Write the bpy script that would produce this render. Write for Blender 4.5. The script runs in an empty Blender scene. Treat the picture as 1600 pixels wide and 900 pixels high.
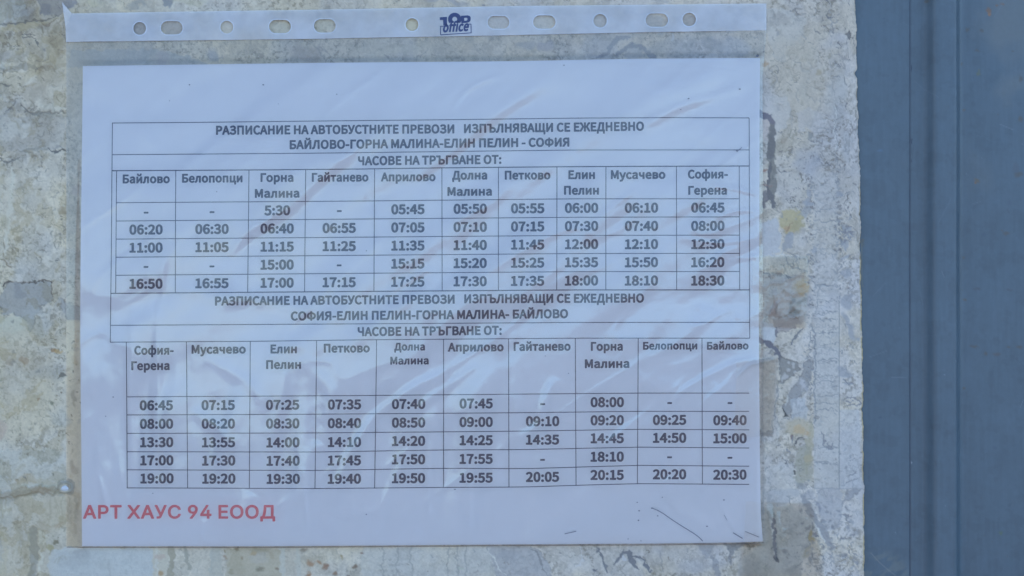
import bpy, math, json
import numpy as np
from mathutils import Vector
from mathutils.geometry import tessellate_polygon

S = 0.297 / 1059.0          # metres per unit: the sheet is an A4 page 1059 units wide
D = 0.62                    # lens distance
sc = bpy.context.scene
COL = sc.collection

# ------------------------------------------------------------------ camera, sky, sun, exposure
cam = bpy.data.cameras.new('camera')
cam.sensor_width = 36.0
cam.lens = 36.0 * D / (1600 * S)
cam.clip_start = 0.01
cam.clip_end = 500.0
cam_o = bpy.data.objects.new('camera', cam)
COL.objects.link(cam_o)
cam_o.location = (0, -D, 0)
cam_o.rotation_euler = (math.radians(90), 0, 0)
sc.camera = cam_o

SUN_EL, SUN_AZ = math.radians(22), math.radians(-48)     # sun stands behind the wall, to the left
world = bpy.data.worlds.new("World")
sc.world = world
world.use_nodes = True
wn, wl = world.node_tree.nodes, world.node_tree.links
wn.clear()
sky = wn.new('ShaderNodeTexSky')
sky.sky_type = 'NISHITA'
sky.sun_disc = False
sky.sun_elevation = SUN_EL
sky.sun_rotation = SUN_AZ
sky.air_density = 0.9
sky.dust_density = 0.6
sky.ozone_density = 1.5
ENV_TILT = math.radians(8)      # added tilt of sky, sun and ground, so the film mirrors more sky
wtc = wn.new('ShaderNodeTexCoord'); wmp = wn.new('ShaderNodeMapping'); wmp.vector_type = 'POINT'
wmp.inputs['Rotation'].default_value = (-ENV_TILT, 0, 0)
wl.new(wtc.outputs['Generated'], wmp.inputs['Vector']); wl.new(wmp.outputs[0], sky.inputs['Vector'])
bg = wn.new('ShaderNodeBackground')
bg.inputs['Strength'].default_value = 0.15
wo = wn.new('ShaderNodeOutputWorld')
wl.new(sky.outputs[0], bg.inputs['Color'])
wl.new(bg.outputs[0], wo.inputs['Surface'])
sun = bpy.data.lights.new('sun', 'SUN')
sun.energy = 3.5
sun.angle = math.radians(0.5)
sun.color = (1.0, 0.93, 0.82)
sun_o = bpy.data.objects.new('sun', sun)
COL.objects.link(sun_o)
sd = Vector((math.sin(SUN_AZ) * math.cos(SUN_EL), math.cos(SUN_AZ) * math.cos(SUN_EL), math.sin(SUN_EL)))
from mathutils import Matrix
sd = Matrix.Rotation(ENV_TILT, 3, 'X') @ sd
sun_o.rotation_euler = sd.to_track_quat('Z', 'Y').to_euler()
sun_o.location = sd * 5
sc.view_settings.view_transform = 'Standard'
sc.view_settings.look = 'None'
sc.view_settings.gamma = 1.0
sc.view_settings.use_curve_mapping = False
sc.view_settings.exposure = 1.63
sc.cycles.transparent_max_bounces = 24

# ------------------------------------------------------------------ helpers
def tag(o, label=None, cat=None, group=None, kind=None):
    if label: o['label'] = label
    if cat: o['category'] = cat
    if group: o['group'] = group
    if kind: o['kind'] = kind
    return o

def empty(name, loc=(0, 0, 0)):
    o = bpy.data.objects.new(name, None)
    o.empty_display_size = 0.02
    COL.objects.link(o)
    o.location = loc
    return o

def link(name, me, mat, parent=None, smooth=True):
    o = bpy.data.objects.new(name, me)
    COL.objects.link(o)
    me.materials.append(mat)
    if smooth:
        me.polygons.foreach_set('use_smooth', np.ones(len(me.polygons), bool))
    if parent:
        o.parent = parent
    return o

def W(px, py, h):
    """sheet units (right, down, towards the viewer) -> metres"""
    px, py, h = np.broadcast_arrays(np.asarray(px, float), np.asarray(py, float), np.asarray(h, float))
    return np.stack([(px - 800) * S, -h * S, (450 - py) * S], -1)

def mesh_arrays(name, V, F, col=None):
    V = np.ascontiguousarray(V, dtype=np.float32).reshape(-1, 3)
    F = np.ascontiguousarray(F, dtype=np.int32)
    me = bpy.data.meshes.new(name)
    n, k = F.shape
    me.vertices.add(len(V)); me.vertices.foreach_set('co', V.ravel())
    me.loops.add(n * k); me.loops.foreach_set('vertex_index', F.ravel())
    me.polygons.add(n)
    me.polygons.foreach_set('loop_start', np.arange(0, n * k, k, dtype=np.int32))
    me.polygons.foreach_set('loop_total', np.full(n, k, dtype=np.int32))
    me.update(calc_edges=True)
    if col is not None:
        a = me.color_attributes.new('wear', 'FLOAT_COLOR', 'POINT')
        c = np.ones((len(V), 4), np.float32); c[:, :3] = col.reshape(-1, 3)
        a.data.foreach_set('color', c.ravel())
    return me

def grid_faces(ny, nx):
    i = np.arange(ny - 1)[:, None] * nx + np.arange(nx - 1)[None, :]
    return np.stack([i, i + nx, i + nx + 1, i + 1], -1).reshape(-1, 4)     # rows run downwards, faces look at the viewer

def lerp(a, b, t): return a + (b - a) * t
def ss(a, b, x):
    t = np.clip((x - a) / (b - a), 0, 1)
    return t * t * (3 - 2 * t)

def vnoise(x, y, seed):
    r = np.random.RandomState(seed)
    n = 256
    T = r.rand(n, n)
    xi, yi = np.floor(x).astype(int), np.floor(y).astype(int)
    fx, fy = x - xi, y - yi
    fx = fx * fx * fx * (fx * (fx * 6 - 15) + 10); fy = fy * fy * fy * (fy * (fy * 6 - 15) + 10)
    a = T[yi % n, xi % n]; b = T[yi % n, (xi + 1) % n]
    c = T[(yi + 1) % n, xi % n]; d = T[(yi + 1) % n, (xi + 1) % n]
    return (a * (1 - fx) + b * fx) * (1 - fy) + (c * (1 - fx) + d * fx) * fy

def fbm(x, y, scale, octv=4, seed=0, gain=0.5):
    v = 0; a = 1; t = 0; x = x / scale + 37.3; y = y / scale + 11.7
    for o in range(octv):
        v = v + a * vnoise(x, y, seed * 17 + o); t += a
        a *= gain
        x, y = x * 1.93 + y * 0.31 + 5.1, y * 1.93 - x * 0.31 + 9.2
    v = v / t
    return np.clip((v - 0.5) * 1.55 + 0.5, 0, 1)

def seg_dist(X, Y, P, W_=None):
    """distance to a polyline and the parameter 0..1 along it"""
    best = np.full(X.shape, 1e9); tt = np.zeros(X.shape)
    P = np.asarray(P, float); L = np.r_[0, np.cumsum(np.hypot(*np.diff(P, axis=0).T))]
    for i in range(len(P) - 1):
        a, b = P[i], P[i + 1]; d = b - a; l2 = d @ d
        t = np.clip(((X - a[0]) * d[0] + (Y - a[1]) * d[1]) / l2, 0, 1)
        q = np.hypot(X - a[0] - t * d[0], Y - a[1] - t * d[1])
        m = q < best
        best = np.where(m, q, best)
        tt = np.where(m, (L[i] + t * math.sqrt(l2)) / L[-1], tt)
    return best, tt

def smooth_line(P, n=10):
    """Catmull-Rom through the points"""
    P = np.asarray(P, float)
    if len(P) < 3: return P
    Q = np.vstack([2 * P[0] - P[1], P, 2 * P[-1] - P[-2]])
    out = []
    for i in range(1, len(Q) - 2):
        for t in np.linspace(0, 1, n, endpoint=False):
            a, b, c, d = Q[i - 1], Q[i], Q[i + 1], Q[i + 2]
            out.append(0.5 * (2 * b + (c - a) * t + (2 * a - 5 * b + 4 * c - d) * t * t + (3 * b - 3 * c + d - a) * t ** 3))
    out.append(P[-1])
    return np.array(out)

# ------------------------------------------------------------------ materials
def new_mat(name):
    m = bpy.data.materials.new(name); m.use_nodes = True
    n, l = m.node_tree.nodes, m.node_tree.links
    n.clear()
    o = n.new('ShaderNodeOutputMaterial')
    return m, n, l, o

def worn_mat(name, rough, spec, grain_scale, grain, bump, seed=0.0):
    """colour from the painted wear of the surface itself, plus fine procedural grain and relief"""
    m, n, l, o = new_mat(name)
    p = n.new('ShaderNodeBsdfPrincipled')
    a = n.new('ShaderNodeAttribute'); a.attribute_name = 'wear'
    tc = n.new('ShaderNodeTexCoord')
    nz = n.new('ShaderNodeTexNoise'); nz.inputs['Scale'].default_value = grain_scale
    nz.inputs['Detail'].default_value = 6; nz.inputs['Roughness'].default_value = 0.7
    l.new(tc.outputs['Object'], nz.inputs['Vector'])
    mr = n.new('ShaderNodeMapRange')
    mr.inputs['From Min'].default_value = 0.25; mr.inputs['From Max'].default_value = 0.75
    mr.inputs['To Min'].default_value = 1 - grain; mr.inputs['To Max'].default_value = 1 + grain
    l.new(nz.outputs['Fac'], mr.inputs['Value'])
    vm = n.new('ShaderNodeVectorMath'); vm.operation = 'SCALE'
    l.new(a.outputs['Color'], vm.inputs[0]); l.new(mr.outputs[0], vm.inputs['Scale'])
    l.new(vm.outputs[0], p.inputs['Base Color'])
    r2 = n.new('ShaderNodeMapRange')
    r2.inputs['To Min'].default_value = rough - 0.1; r2.inputs['To Max'].default_value = rough + 0.1
    l.new(nz.outputs['Fac'], r2.inputs['Value']); l.new(r2.outputs[0], p.inputs['Roughness'])
    p.inputs['Specular IOR Level'].default_value = spec
    b = n.new('ShaderNodeBump'); b.inputs['Strength'].default_value = bump; b.inputs['Distance'].default_value = 0.0002
    l.new(nz.outputs['Fac'], b.inputs['Height']); l.new(b.outputs[0], p.inputs['Normal'])
    l.new(p.outputs[0], o.inputs['Surface'])
    return m

def film_mat(name, gloss, rough, haze, haze_col, tint=(0.98, 0.985, 0.99), bump=0.0, bump_scale=300, strength=2.0):
    """thin clear plastic: both faces mirror by Fresnel, the rest passes, a little scatters in the scuffs"""
    m, n, l, o = new_mat(name)
    tr = n.new('ShaderNodeBsdfTransparent'); tr.inputs['Color'].default_value = (*tint, 1)
    gl = n.new('ShaderNodeBsdfGlossy'); gl.inputs['Roughness'].default_value = rough
    gl.inputs['Color'].default_value = (1, 1, 1, 1)
    df = n.new('ShaderNodeBsdfDiffuse'); df.inputs['Color'].default_value = (*haze_col, 1)
    fr = n.new('ShaderNodeFresnel'); fr.inputs['IOR'].default_value = 1.5
    mu = n.new('ShaderNodeMath'); mu.operation = 'MULTIPLY'; mu.inputs[1].default_value = strength * gloss; mu.use_clamp = True
    tc = n.new('ShaderNodeTexCoord')
    nz = n.new('ShaderNodeTexNoise'); nz.inputs['Scale'].default_value = 70; nz.inputs['Detail'].default_value = 5
    l.new(tc.outputs['Object'], nz.inputs['Vector'])
    mh = n.new('ShaderNodeMapRange')
    mh.inputs['From Min'].default_value = 0.3; mh.inputs['From Max'].default_value = 0.7
    mh.inputs['To Min'].default_value = haze * 0.7; mh.inputs['To Max'].default_value = haze * 1.3
    l.new(nz.outputs['Fac'], mh.inputs['Value'])
    geo = n.new('ShaderNodeNewGeometry')
    m1 = n.new('ShaderNodeMixShader'); l.new(mh.outputs[0], m1.inputs[0])
    l.new(tr.outputs[0], m1.inputs[1]); l.new(df.outputs[0], m1.inputs[2])
    m2 = n.new('ShaderNodeMixShader'); l.new(fr.outputs[0], mu.inputs[0]); l.new(mu.outputs[0], m2.inputs[0])
    l.new(m1.outputs[0], m2.inputs[1]); l.new(gl.outputs[0], m2.inputs[2])
    if bump:
        nb = n.new('ShaderNodeTexNoise'); nb.inputs['Scale'].default_value = bump_scale; nb.inputs['Detail'].default_value = 3
        l.new(tc.outputs['Object'], nb.inputs['Vector'])
        b = n.new('ShaderNodeBump'); b.inputs['Strength'].default_value = bump; b.inputs['Distance'].default_value = 0.0003
        l.new(nb.outputs['Fac'], b.inputs['Height'])
        l.new(b.outputs[0], gl.inputs['Normal']); l.new(b.outputs[0], fr.inputs['Normal'])
    l.new(m2.outputs[0], o.inputs['Surface'])
    return m

def plain_mat(name, col, rough=0.6, spec=0.3, noise=0.0, nscale=400):
    m, n, l, o = new_mat(name)
    p = n.new('ShaderNodeBsdfPrincipled')
    p.inputs['Roughness'].default_value = rough; p.inputs['Specular IOR Level'].default_value = spec
    if noise:
        tc = n.new('ShaderNodeTexCoord'); nz = n.new('ShaderNodeTexNoise'); nz.inputs['Scale'].default_value = nscale
        nz.inputs['Detail'].default_value = 5
        l.new(tc.outputs['Object'], nz.inputs['Vector'])
        mx = n.new('ShaderNodeMix'); mx.data_type = 'RGBA'
        mx.inputs['A'].default_value = (*[c * (1 - noise) for c in col], 1)
        mx.inputs['B'].default_value = (*[min(1, c * (1 + noise)) for c in col], 1)
        l.new(nz.outputs['Fac'], mx.inputs['Factor']); l.new(mx.outputs['Result'], p.inputs['Base Color'])
        b = n.new('ShaderNodeBump'); b.inputs['Strength'].default_value = 0.15; b.inputs['Distance'].default_value = 0.0001
        l.new(nz.outputs['Fac'], b.inputs['Height']); l.new(b.outputs[0], p.inputs['Normal'])
    else:
        p.inputs['Base Color'].default_value = (*col, 1)
    l.new(p.outputs[0], o.inputs['Surface'])
    return m

M_board = worn_mat('weathered white paint', 0.62, 0.3, 1100, 0.10, 0.25)
M_steel = worn_mat('blue enamel on steel', 0.42, 0.6, 500, 0.05, 0.15)
M_paper = plain_mat('office paper', (0.79, 0.795, 0.83), 0.9, 0.1, 0.015, 900)
M_film = film_mat('clear sleeve film', 0.82, 0.10, 0.042, (0.86, 0.86, 0.86), bump=0.05, bump_scale=240)
M_strip = film_mat('milky punched strip', 1.0, 0.22, 0.47, (0.77, 0.78, 0.83), bump=0.5, bump_scale=45)
M_rim = film_mat('moulded hole rim', 1.0, 0.2, 0.6, (0.74, 0.78, 0.86))
M_weld_shade = film_mat('dirty weld seam and shadow line', 0.6, 0.4, 0.5, (0.30, 0.25, 0.20))
M_tape = film_mat('clear sticky tape', 0.55, 0.08, 0.02, (0.75, 0.75, 0.72), tint=(0.995, 0.995, 0.985), bump=0.05, bump_scale=200)
M_ink = plain_mat('black toner', (0.02, 0.03, 0.08), 0.75, 0.2)
M_red = plain_mat('red print', (0.74, 0.14, 0.17), 0.75, 0.2)
M_logo = plain_mat('navy strip print', (0.06, 0.085, 0.19), 0.6, 0.3)
M_dirt = plain_mat('grit', (0.20, 0.21, 0.26), 0.9, 0.1)
M_glue = plain_mat('dried glue', (0.62, 0.64, 0.66), 0.22, 0.6)

# ------------------------------------------------------------------ ground in front of the wall
gm, n, l, o = new_mat('dusty paving')
p = n.new('ShaderNodeBsdfPrincipled'); p.inputs['Roughness'].default_value = 0.9
tc = n.new('ShaderNodeTexCoord'); nz = n.new('ShaderNodeTexNoise'); nz.inputs['Scale'].default_value = 1.5; nz.inputs['Detail'].default_value = 8
cr = n.new('ShaderNodeValToRGB')
cr.color_ramp.elements[0].position = 0.3; cr.color_ramp.elements[0].color = (0.22, 0.185, 0.17, 1)
cr.color_ramp.elements[1].position = 0.7; cr.color_ramp.elements[1].color = (0.31, 0.262, 0.24, 1)
l.new(tc.outputs['Object'], nz.inputs['Vector']); l.new(nz.outputs['Fac'], cr.inputs['Fac'])
l.new(cr.outputs[0], p.inputs['Base Color']); l.new(p.outputs[0], o.inputs['Surface'])
gx = np.linspace(-200, 200, 41)
GX, GY = np.meshgrid(gx, gx[::-1])
GR = np.hypot(GX, GY)
GZ = 20 * ss(50, 195, GR) * (GY < 0) * (1 + .35 * np.sin(GX / 31.0) + .2 * np.sin(GX / 13.0 + 1))      # added unseen rise: hides the bright horizon and warms the sleeve's reflections
gme = mesh_arrays('ground', np.stack([GX, GY, GZ], -1), grid_faces(41, 41)[:, :])
g = link('ground', gme, gm)
g.location = (0, 0, -1.45); g.rotation_euler = (ENV_TILT, 0, 0)
tag(g, kind='structure')

# ------------------------------------------------------------------ weathered board: painted wear and relief
ST = 1.25
bx = np.arange(-40, 1352, ST); by = np.arange(-40, 941, ST)
NX, NY = len(bx), len(by)
X, Y = np.meshgrid(bx, by)
wx = X + 9 * (fbm(X, Y, 26, 3, 1) - .5) * 2; wy = Y + 9 * (fbm(X, Y, 26, 3, 2) - .5) * 2
fx_ = X + 3 * (fbm(X, Y, 7, 3, 3) - .5) * 2; fy_ = Y + 3 * (fbm(X, Y, 7, 3, 4) - .5) * 2
col = np.zeros((NY, NX, 3)); Hh = np.zeros((NY, NX))
BASE = np.array([0.68, 0.655, 0.60])
col[:] = BASE
def mul(mask, f):
    col[:] = col * (1 - mask[..., None] * (1 - np.asarray(f)))
def mix(mask, c, sl=None):
    m = np.clip(mask, 0, 1)[..., None]
    if sl is None: col[:] = col * (1 - m) + np.asarray(c) * m
    else: col[sl] = col[sl] * (1 - m) + np.asarray(c) * m
def win(x0, y0, x1, y1, pad=12):
    i0 = max(0, int((y0 - pad - by[0]) / ST)); i1 = min(NY, int((y1 + pad - by[0]) / ST) + 1)
    j0 = max(0, int((x0 - pad - bx[0]) / ST)); j1 = min(NX, int((x1 + pad - bx[0]) / ST) + 1)
    return (slice(i0, i1), slice(j0, j1))
def stroke(P, w, c, a=1.0, dh=0.0, soft=1.0, taper=True, rough=1):
    P = smooth_line(P, 5); sl = win(P[:, 0].min(), P[:, 1].min(), P[:, 0].max(), P[:, 1].max(), w + 8)
    if sl[0].start >= sl[0].stop or sl[1].start >= sl[1].stop: return
    xx, yy = (fx_[sl], fy_[sl]) if rough else (X[sl], Y[sl])
    d, t = seg_dist(xx, yy, P)
    ww = w * (np.sqrt(np.clip(4 * t * (1 - t), 0.05, 1)) if taper else 1)
    m = 1 - ss(ww * .5 - .2, ww * .5 + soft * .8, d)
    mix(m * min(1, a * 1.25), np.asarray(c) * (.85 if c[0] < .5 else 1), sl); Hh[sl] += m * dh
def blob(x, y, rx, ry, c, a=1.0, dh=0.0, soft=.35, rot=0, nz_=1):
    sl = win(x - max(rx, ry) * 1.3, y - max(rx, ry) * 1.3, x + max(rx, ry) * 1.3, y + max(rx, ry) * 1.3)
    if sl[0].start >= sl[0].stop or sl[1].start >= sl[1].stop: return
    xx, yy = (wx[sl], wy[sl]) if nz_ > 1 else ((fx_[sl], fy_[sl]) if nz_ else (X[sl], Y[sl]))
    ca, sa = math.cos(rot), math.sin(rot)
    u = ((xx - x) * ca + (yy - y) * sa) / rx; v = (-(xx - x) * sa + (yy - y) * ca) / ry
    q = np.hypot(u, v)
    m = 1 - ss(1 - soft, 1 + soft, q)
    mix(m * a, c, sl); Hh[sl] += m * dh
def poly(P, c, a=1.0, dh=0.0, soft=1.2, warp=1, edge=None):
    P = np.asarray(P, float)
    sl = win(P[:, 0].min(), P[:, 1].min(), P[:, 0].max(), P[:, 1].max())
    if sl[0].start >= sl[0].stop or sl[1].start >= sl[1].stop: return
    xx, yy = (fx_[sl], fy_[sl]) if warp == 1 else ((wx[sl], wy[sl]) if warp else (X[sl], Y[sl]))
    ins = np.zeros(xx.shape, bool)
    for i in range(len(P)):
        p0, p1 = P[i], P[(i + 1) % len(P)]
        cnd = ((p0[1] > yy) != (p1[1] > yy))
        ins ^= cnd & (xx < (p1[0] - p0[0]) * (yy - p0[1]) / (p1[1] - p0[1] + 1e-12) + p0[0])
    d, _ = seg_dist(xx, yy, np.vstack([P, P[:1]]))
    sd_ = np.where(ins, -d, d)
    m = 1 - ss(-soft, soft, sd_)
    mix(m * a, c, sl); Hh[sl] += m * dh
    if edge is not None:
        e = 1 - ss(.4, 1.8, np.abs(sd_)); mix(e * .6 * (fbm(X[sl], Y[sl], 9, 2, 77) > .42), edge, sl)

LIL = (0.38, 0.38, 0.40); GRY = (0.42, 0.43, 0.42); DGR = (0.25, 0.26, 0.27); BRN = (0.33, 0.27, 0.20); PALE = (0.76, 0.77, 0.72)
OCH = (0.60, 0.56, 0.45); RUST = (0.38, 0.20, 0.10); OLV = (0.46, 0.47, 0.38); PNK = (0.66, 0.58, 0.54); BLU = (0.56, 0.60, 0.62)
# broad mottling
n1 = fbm(X, Y, 120, 4, 5); n2 = fbm(X, Y, 34, 5, 6, .6); n3 = fbm(X, Y, 8, 4, 7, .75); n4 = fbm(X, Y, 2.6, 2, 8); n5 = fbm(wx, wy, 15, 5, 21, .7)
col *= (0.86 + 0.22 * n1 + 0.14 * (n2 - .5) + 0.12 * (n5 - .5) + 0.08 * (n3 - .5) + 0.12 * (n4 - .5))[..., None]
warm = ss(.42, .75, fbm(X, Y, 70, 4, 9))[..., None]
col = col * (1 + warm * (np.array([1.03, 1.0, .92]) - 1))
cool = ss(.52, .8, fbm(X, Y, 60, 4, 10))[..., None]
col = col * (1 + cool * (np.array([.95, .97, 1.02]) - 1))
# worn-through greyish blotches with crisp, crumbly rims, and a second thinner kind
edge_l = ss(.50, .9, np.maximum(1 - np.abs(X - 60) / 150, 0)) * (1 - ss(430, 760, Y)) * .6
bl = ss(.610, .625, fbm(wx, wy, 20, 5, 11, .62) + .05 * edge_l)
mul(bl, (.90, .90, .905)); Hh -= bl * .15
bl2 = ss(.66, .675, fbm(fx_, fy_, 11, 4, 12, .6))
mul(bl2, (.88, .875, .86)); Hh -= bl2 * .15
sc1 = ss(.66, .70, fbm(X + Y * .15, Y, 4.2, 3, 13)) * ss(.45, .7, fbm(X, Y, 45, 3, 14))
mul(sc1, (.70, .69, .67)); Hh -= sc1 * .12
# hair cracks
rdg = np.abs(fbm(wx, wy, 46, 4, 15) - .5); ck = (1 - ss(.0, .010, rdg)) * ss(.40, .55, fbm(X, Y, 80, 2, 16))
mul(ck, (.60, .60, .59)); Hh -= ck * .5
rdg = np.abs(fbm(fx_ , fy_, 15, 3, 17) - .5); ck = (1 - ss(.0, .02, rdg)) * ss(.48, .6, fbm(X, Y, 36, 3, 18))
mul(ck, (.70, .70, .68)); Hh -= ck * .15
lt = (1 - ss(0, .03, np.abs(fbm(fx_, fy_, 17, 3, 19) - .5))) * ss(.5, .66, fbm(X, Y, 30, 3, 20))
mul(lt, (1.06, 1.06, 1.06)); Hh += lt * .15

rs = np.random.RandomState(5)
def specks(n, x0, y0, x1, y1, r0, r1, cs, a=.8):
    for _ in range(n):
        r = r0 + (r1 - r0) * rs.rand() ** 3
        blob(rs.uniform(x0, x1), rs.uniform(y0, y1), r * rs.uniform(.8, 1.5), r, cs[rs.randint(len(cs))], a * rs.uniform(.4, 1), -.1, .45, rs.rand() * 3)
def squiggles(n, x0, y0, x1, y1, size, cs, a):
    for _ in range(n):
        x_, y_ = rs.uniform(x0, x1), rs.uniform(y0, y1); an = rs.uniform(0, 6.28); P = [(x_, y_)]
        for _k in range(rs.randint(2, 5)):
            an += rs.uniform(-1.2, 1.2); L_ = size * rs.uniform(.5, 1.3); x_ += L_ * math.cos(an); y_ += L_ * math.sin(an); P.append((x_, y_))
        stroke(P, rs.uniform(.7, 1.7), cs[rs.randint(len(cs))], a * rs.uniform(.4, 1), -.2, .7)
squiggles(150, 0, 40, 104, 420, 5, [(.34, .33, .31), (.40, .38, .34), (.30, .30, .31)], .7)
squiggles(60, 0, 480, 104, 840, 4, [(.36, .33, .28), (.42, .38, .30)], .6)
squiggles(240, 1192, 5, 1338, 330, 4.5, [(.30, .29, .27), (.27, .28, .29), (.36, .34, .28)], .85)
squiggles(60, 1192, 600, 1270, 890, 5, [(.36, .36, .34), (.30, .31, .32)], .7)
squiggles(170, 1262, 330, 1340, 890, 4, [(.33, .35, .36), (.29, .31, .33)], .75)
squiggles(50, 240, 856, 1180, 900, 5, [(.42, .42, .41), (.36, .36, .35)], .5)
squiggles(50, 104, 0, 1190, 20, 5, [(.40, .40, .38)], .6); squiggles(60, 104, 56, 1190, 100, 4, [(.42, .42, .42)], .5)
# --- upper left corner
poly([(-40, -40), (42, -40), (38, 10), (48, 30), (30, 38), (-40, 46)], BLU, .55, .1)
poly([(52, -10), (62, 4), (66, 24), (82, 22), (97, 23), (101, 12), (118, 6), (124, -12)], LIL, .65, -.3, edge=(.3, .3, .33))
blob(44, 22, 10, 12, LIL, .5, -.2); blob(72, 14, 9, 8, (.30, .31, .35), .6, -.2); blob(108, 6, 10, 8, (.30, .31, .36), .6, -.2)
stroke([(-10, 50), (15, 45), (40, 41), (62, 36), (90, 28)], 10, OCH, .65)
stroke([(-10, 42), (20, 38), (45, 33), (62, 33), (80, 28), (97, 22)], 3, DGR, .55, -.3)
stroke([(62, 35), (74, 40), (86, 30)], 2.5, BRN, .5)
for P in [[(33, 52), (40, 58), (48, 54), (46, 50)], [(30, 56), (38, 52), (52, 55)], [(44, 58), (56, 62), (60, 70)], [(45, 63), (46, 72)], [(56, 62), (61, 74)], [(20, 72), (30, 70)], [(96, 55), (102, 58)]]:
    stroke(P, 1.0, DGR, .75, -.2, .8)
stroke([(-8, 104), (18, 108), (40, 104), (60, 108)], 9, DGR, .35); stroke([(60, 108), (80, 106), (104, 100)], 8, BRN, .35)
blob(85, 92, 20, 14, (.42, .37, .28), .55, nz_=2); blob(93, 84, 8, 6, (.32, .25, .18), .5); blob(70, 78, 8, 10, DGR, .3); blob(88, 112, 12, 8, DGR, .3, nz_=2)
blob(10, 88, 14, 8, LIL, .5, nz_=2); blob(8, 102, 10, 4, PALE, .5)
stroke([(-5, 130), (10, 135), (20, 133)], 3, DGR, .6, -.2); stroke([(26, 159), (14, 170), (4, 180)], 2.2, DGR, .75, -.5, .7); stroke([(4, 182), (-6, 190)], 3, DGR, .5)
stroke([(33, 160), (37, 170), (46, 175), (58, 178), (74, 177), (86, 174), (104, 175)], 3.2, DGR, .62, -.6, .9)
stroke([(50, 176), (70, 180), (104, 182)], 8, GRY, .45, -.1)
stroke([(60, 166), (100, 170)], 9, PALE, .35, .2)
poly([(-40, 150), (26, 158), (34, 172), (20, 182), (-40, 186)], LIL, .35, .0)
poly([(-40, 178), (60, 182), (104, 184), (104, 232), (-40, 240)], (.50, .51, .52), .45)
stroke([(-8, 244), (6, 251), (20, 250), (32, 244)], 2.4, DGR, .6, -.4); stroke([(28, 236), (60, 234), (74, 233)], 5, GRY, .5); stroke([(73, 231), (82, 235), (94, 236), (105, 233)], 2.2, DGR, .8, -.5)
stroke([(20, 260), (18, 300), (12, 360), (8, 400)], 5, PALE, .6, .3, 2.5); stroke([(48, 370), (60, 355), (66, 345)], 1.5, PALE, .5)
stroke([(60, 295), (64, 297)], 2, DGR, .6); stroke([(-6, 402), (10, 412), (18, 420)], 2, BRN, .6); blob(8, 345, 7, 9, (.48, .45, .34), .6)
blob(118, 322, 18, 14, (.46, .42, .34), .6, nz_=2); blob(96, 330, 5, 6, BRN, .5); blob(122, 298, 10, 7, (.50, .42, .40), .5); blob(122, 405, 8, 8, BRN, .35, nz_=2)
blob(76, 355, 3, 2.4, DGR, .6); stroke([(84, 407), (92, 406)], 2, DGR, .6); blob(30, 425, 8, 4, GRY, .5)
stroke([(6, 440), (8, 470), (4, 520)], 1.2, (.45, .42, .36), .7)
# --- chipped dark grey patch on the left
poly([(14, 444), (30, 441), (46, 439), (60, 440), (72, 438), (81, 442), (84, 455), (82, 466), (74, 474), (64, 482), (54, 494), (50, 512), (44, 520), (40, 500), (24, 492), (4, 490), (-6, 470), (2, 456)], (.40, .41, .42), .8, -.6, edge=(.22, .22, .22))
stroke([(5, 446), (12, 443), (18, 441)], 3.2, (.20, .19, .18), .85, -.5); stroke([(30, 442), (46, 440), (60, 441), (78, 440), (83, 450), (82, 464)], 1.5, (.22, .21, .20), .8, -.7, .6)
blob(30, 455, 12, 8, (.30, .31, .34), .5, nz_=2); poly([(92, 466), (100, 470), (112, 474), (126, 480), (127, 502), (112, 504), (100, 492)], (.42, .43, .45), .7, -.4, edge=(.3, .3, .3))
blob(18, 508, 22, 13, (.66, .67, .58), .8, .3); blob(20, 512, 26, 17, (.62, .62, .55), .4, nz_=2)
blob(60, 500, 20, 24, BLU, .35, nz_=2)
blob(30, 560, 36, 14, BRN, .22, nz_=2); blob(36, 563, 7, 5, (.34, .22, .14), .7); blob(15, 566, 8, 5, (.32, .24, .18), .6); blob(86, 547, 5, 3.5, (.36, .22, .10), .8); blob(92, 549, 4, 3, (.55, .38, .16), .6)
blob(75, 580, 26, 12, DGR, .35, nz_=2); stroke([(88, 590), (96, 585), (104, 588)], 3.5, (.2, .2, .19), .75, -.3); blob(58, 582, 3, 3, DGR, .8); blob(80, 629, 3.5, 3, (.12, .16, .12), .9); blob(60, 625, 2, 2, RUST, .8)
blob(14, 592, 26, 5, (.40, .37, .30), .5, nz_=2)
# ochre glue zone under the left margin of the sleeve
poly([(103.6, 500), (128, 500), (128, 856), (103.6, 856)], (.80, .73, .60), .75, .1, .8, 0)
poly([(103.6, 70), (128, 70), (128, 430), (103.6, 430)], (.62, .64, .67), .25, .0, .8, 0)
for _ in range(26): blob(rs.uniform(105, 127), rs.uniform(500, 850), rs.uniform(2, 6), rs.uniform(2, 7), [(.44, .36, .26), (.58, .47, .30), (.5, .47, .42)][rs.randint(3)], rs.uniform(.3, .6), -.1, .5, 0, 2)
for _ in range(60): blob(rs.uniform(80, 127), rs.uniform(520, 700), rs.uniform(.7, 1.6), rs.uniform(.7, 1.7), (.22, .16, .11), rs.uniform(.4, .9), -.1)
blob(4, 672, 14, 12, (.56, .44, .40), .6, nz_=2); blob(72, 678, 5, 7, (.28, .25, .20), .5, nz_=2); blob(90, 655, 14, 14, BLU, .4, nz_=2)
poly([(-40, 700), (28, 704), (76, 700), (100, 706), (104, 766), (60, 764), (30, 760), (-40, 768)], (.58, .60, .58), .5, .15)
stroke([(30, 696), (50, 690), (74, 697)], 5, (.45, .42, .36), .5); blob(40, 752, 16, 8, (.46, .38, .26), .55, nz_=2); blob(27, 752, 3, 4, (.36, .26, .14), .6); stroke([(39, 744), (41, 750)], 2, DGR, .7)
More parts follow.
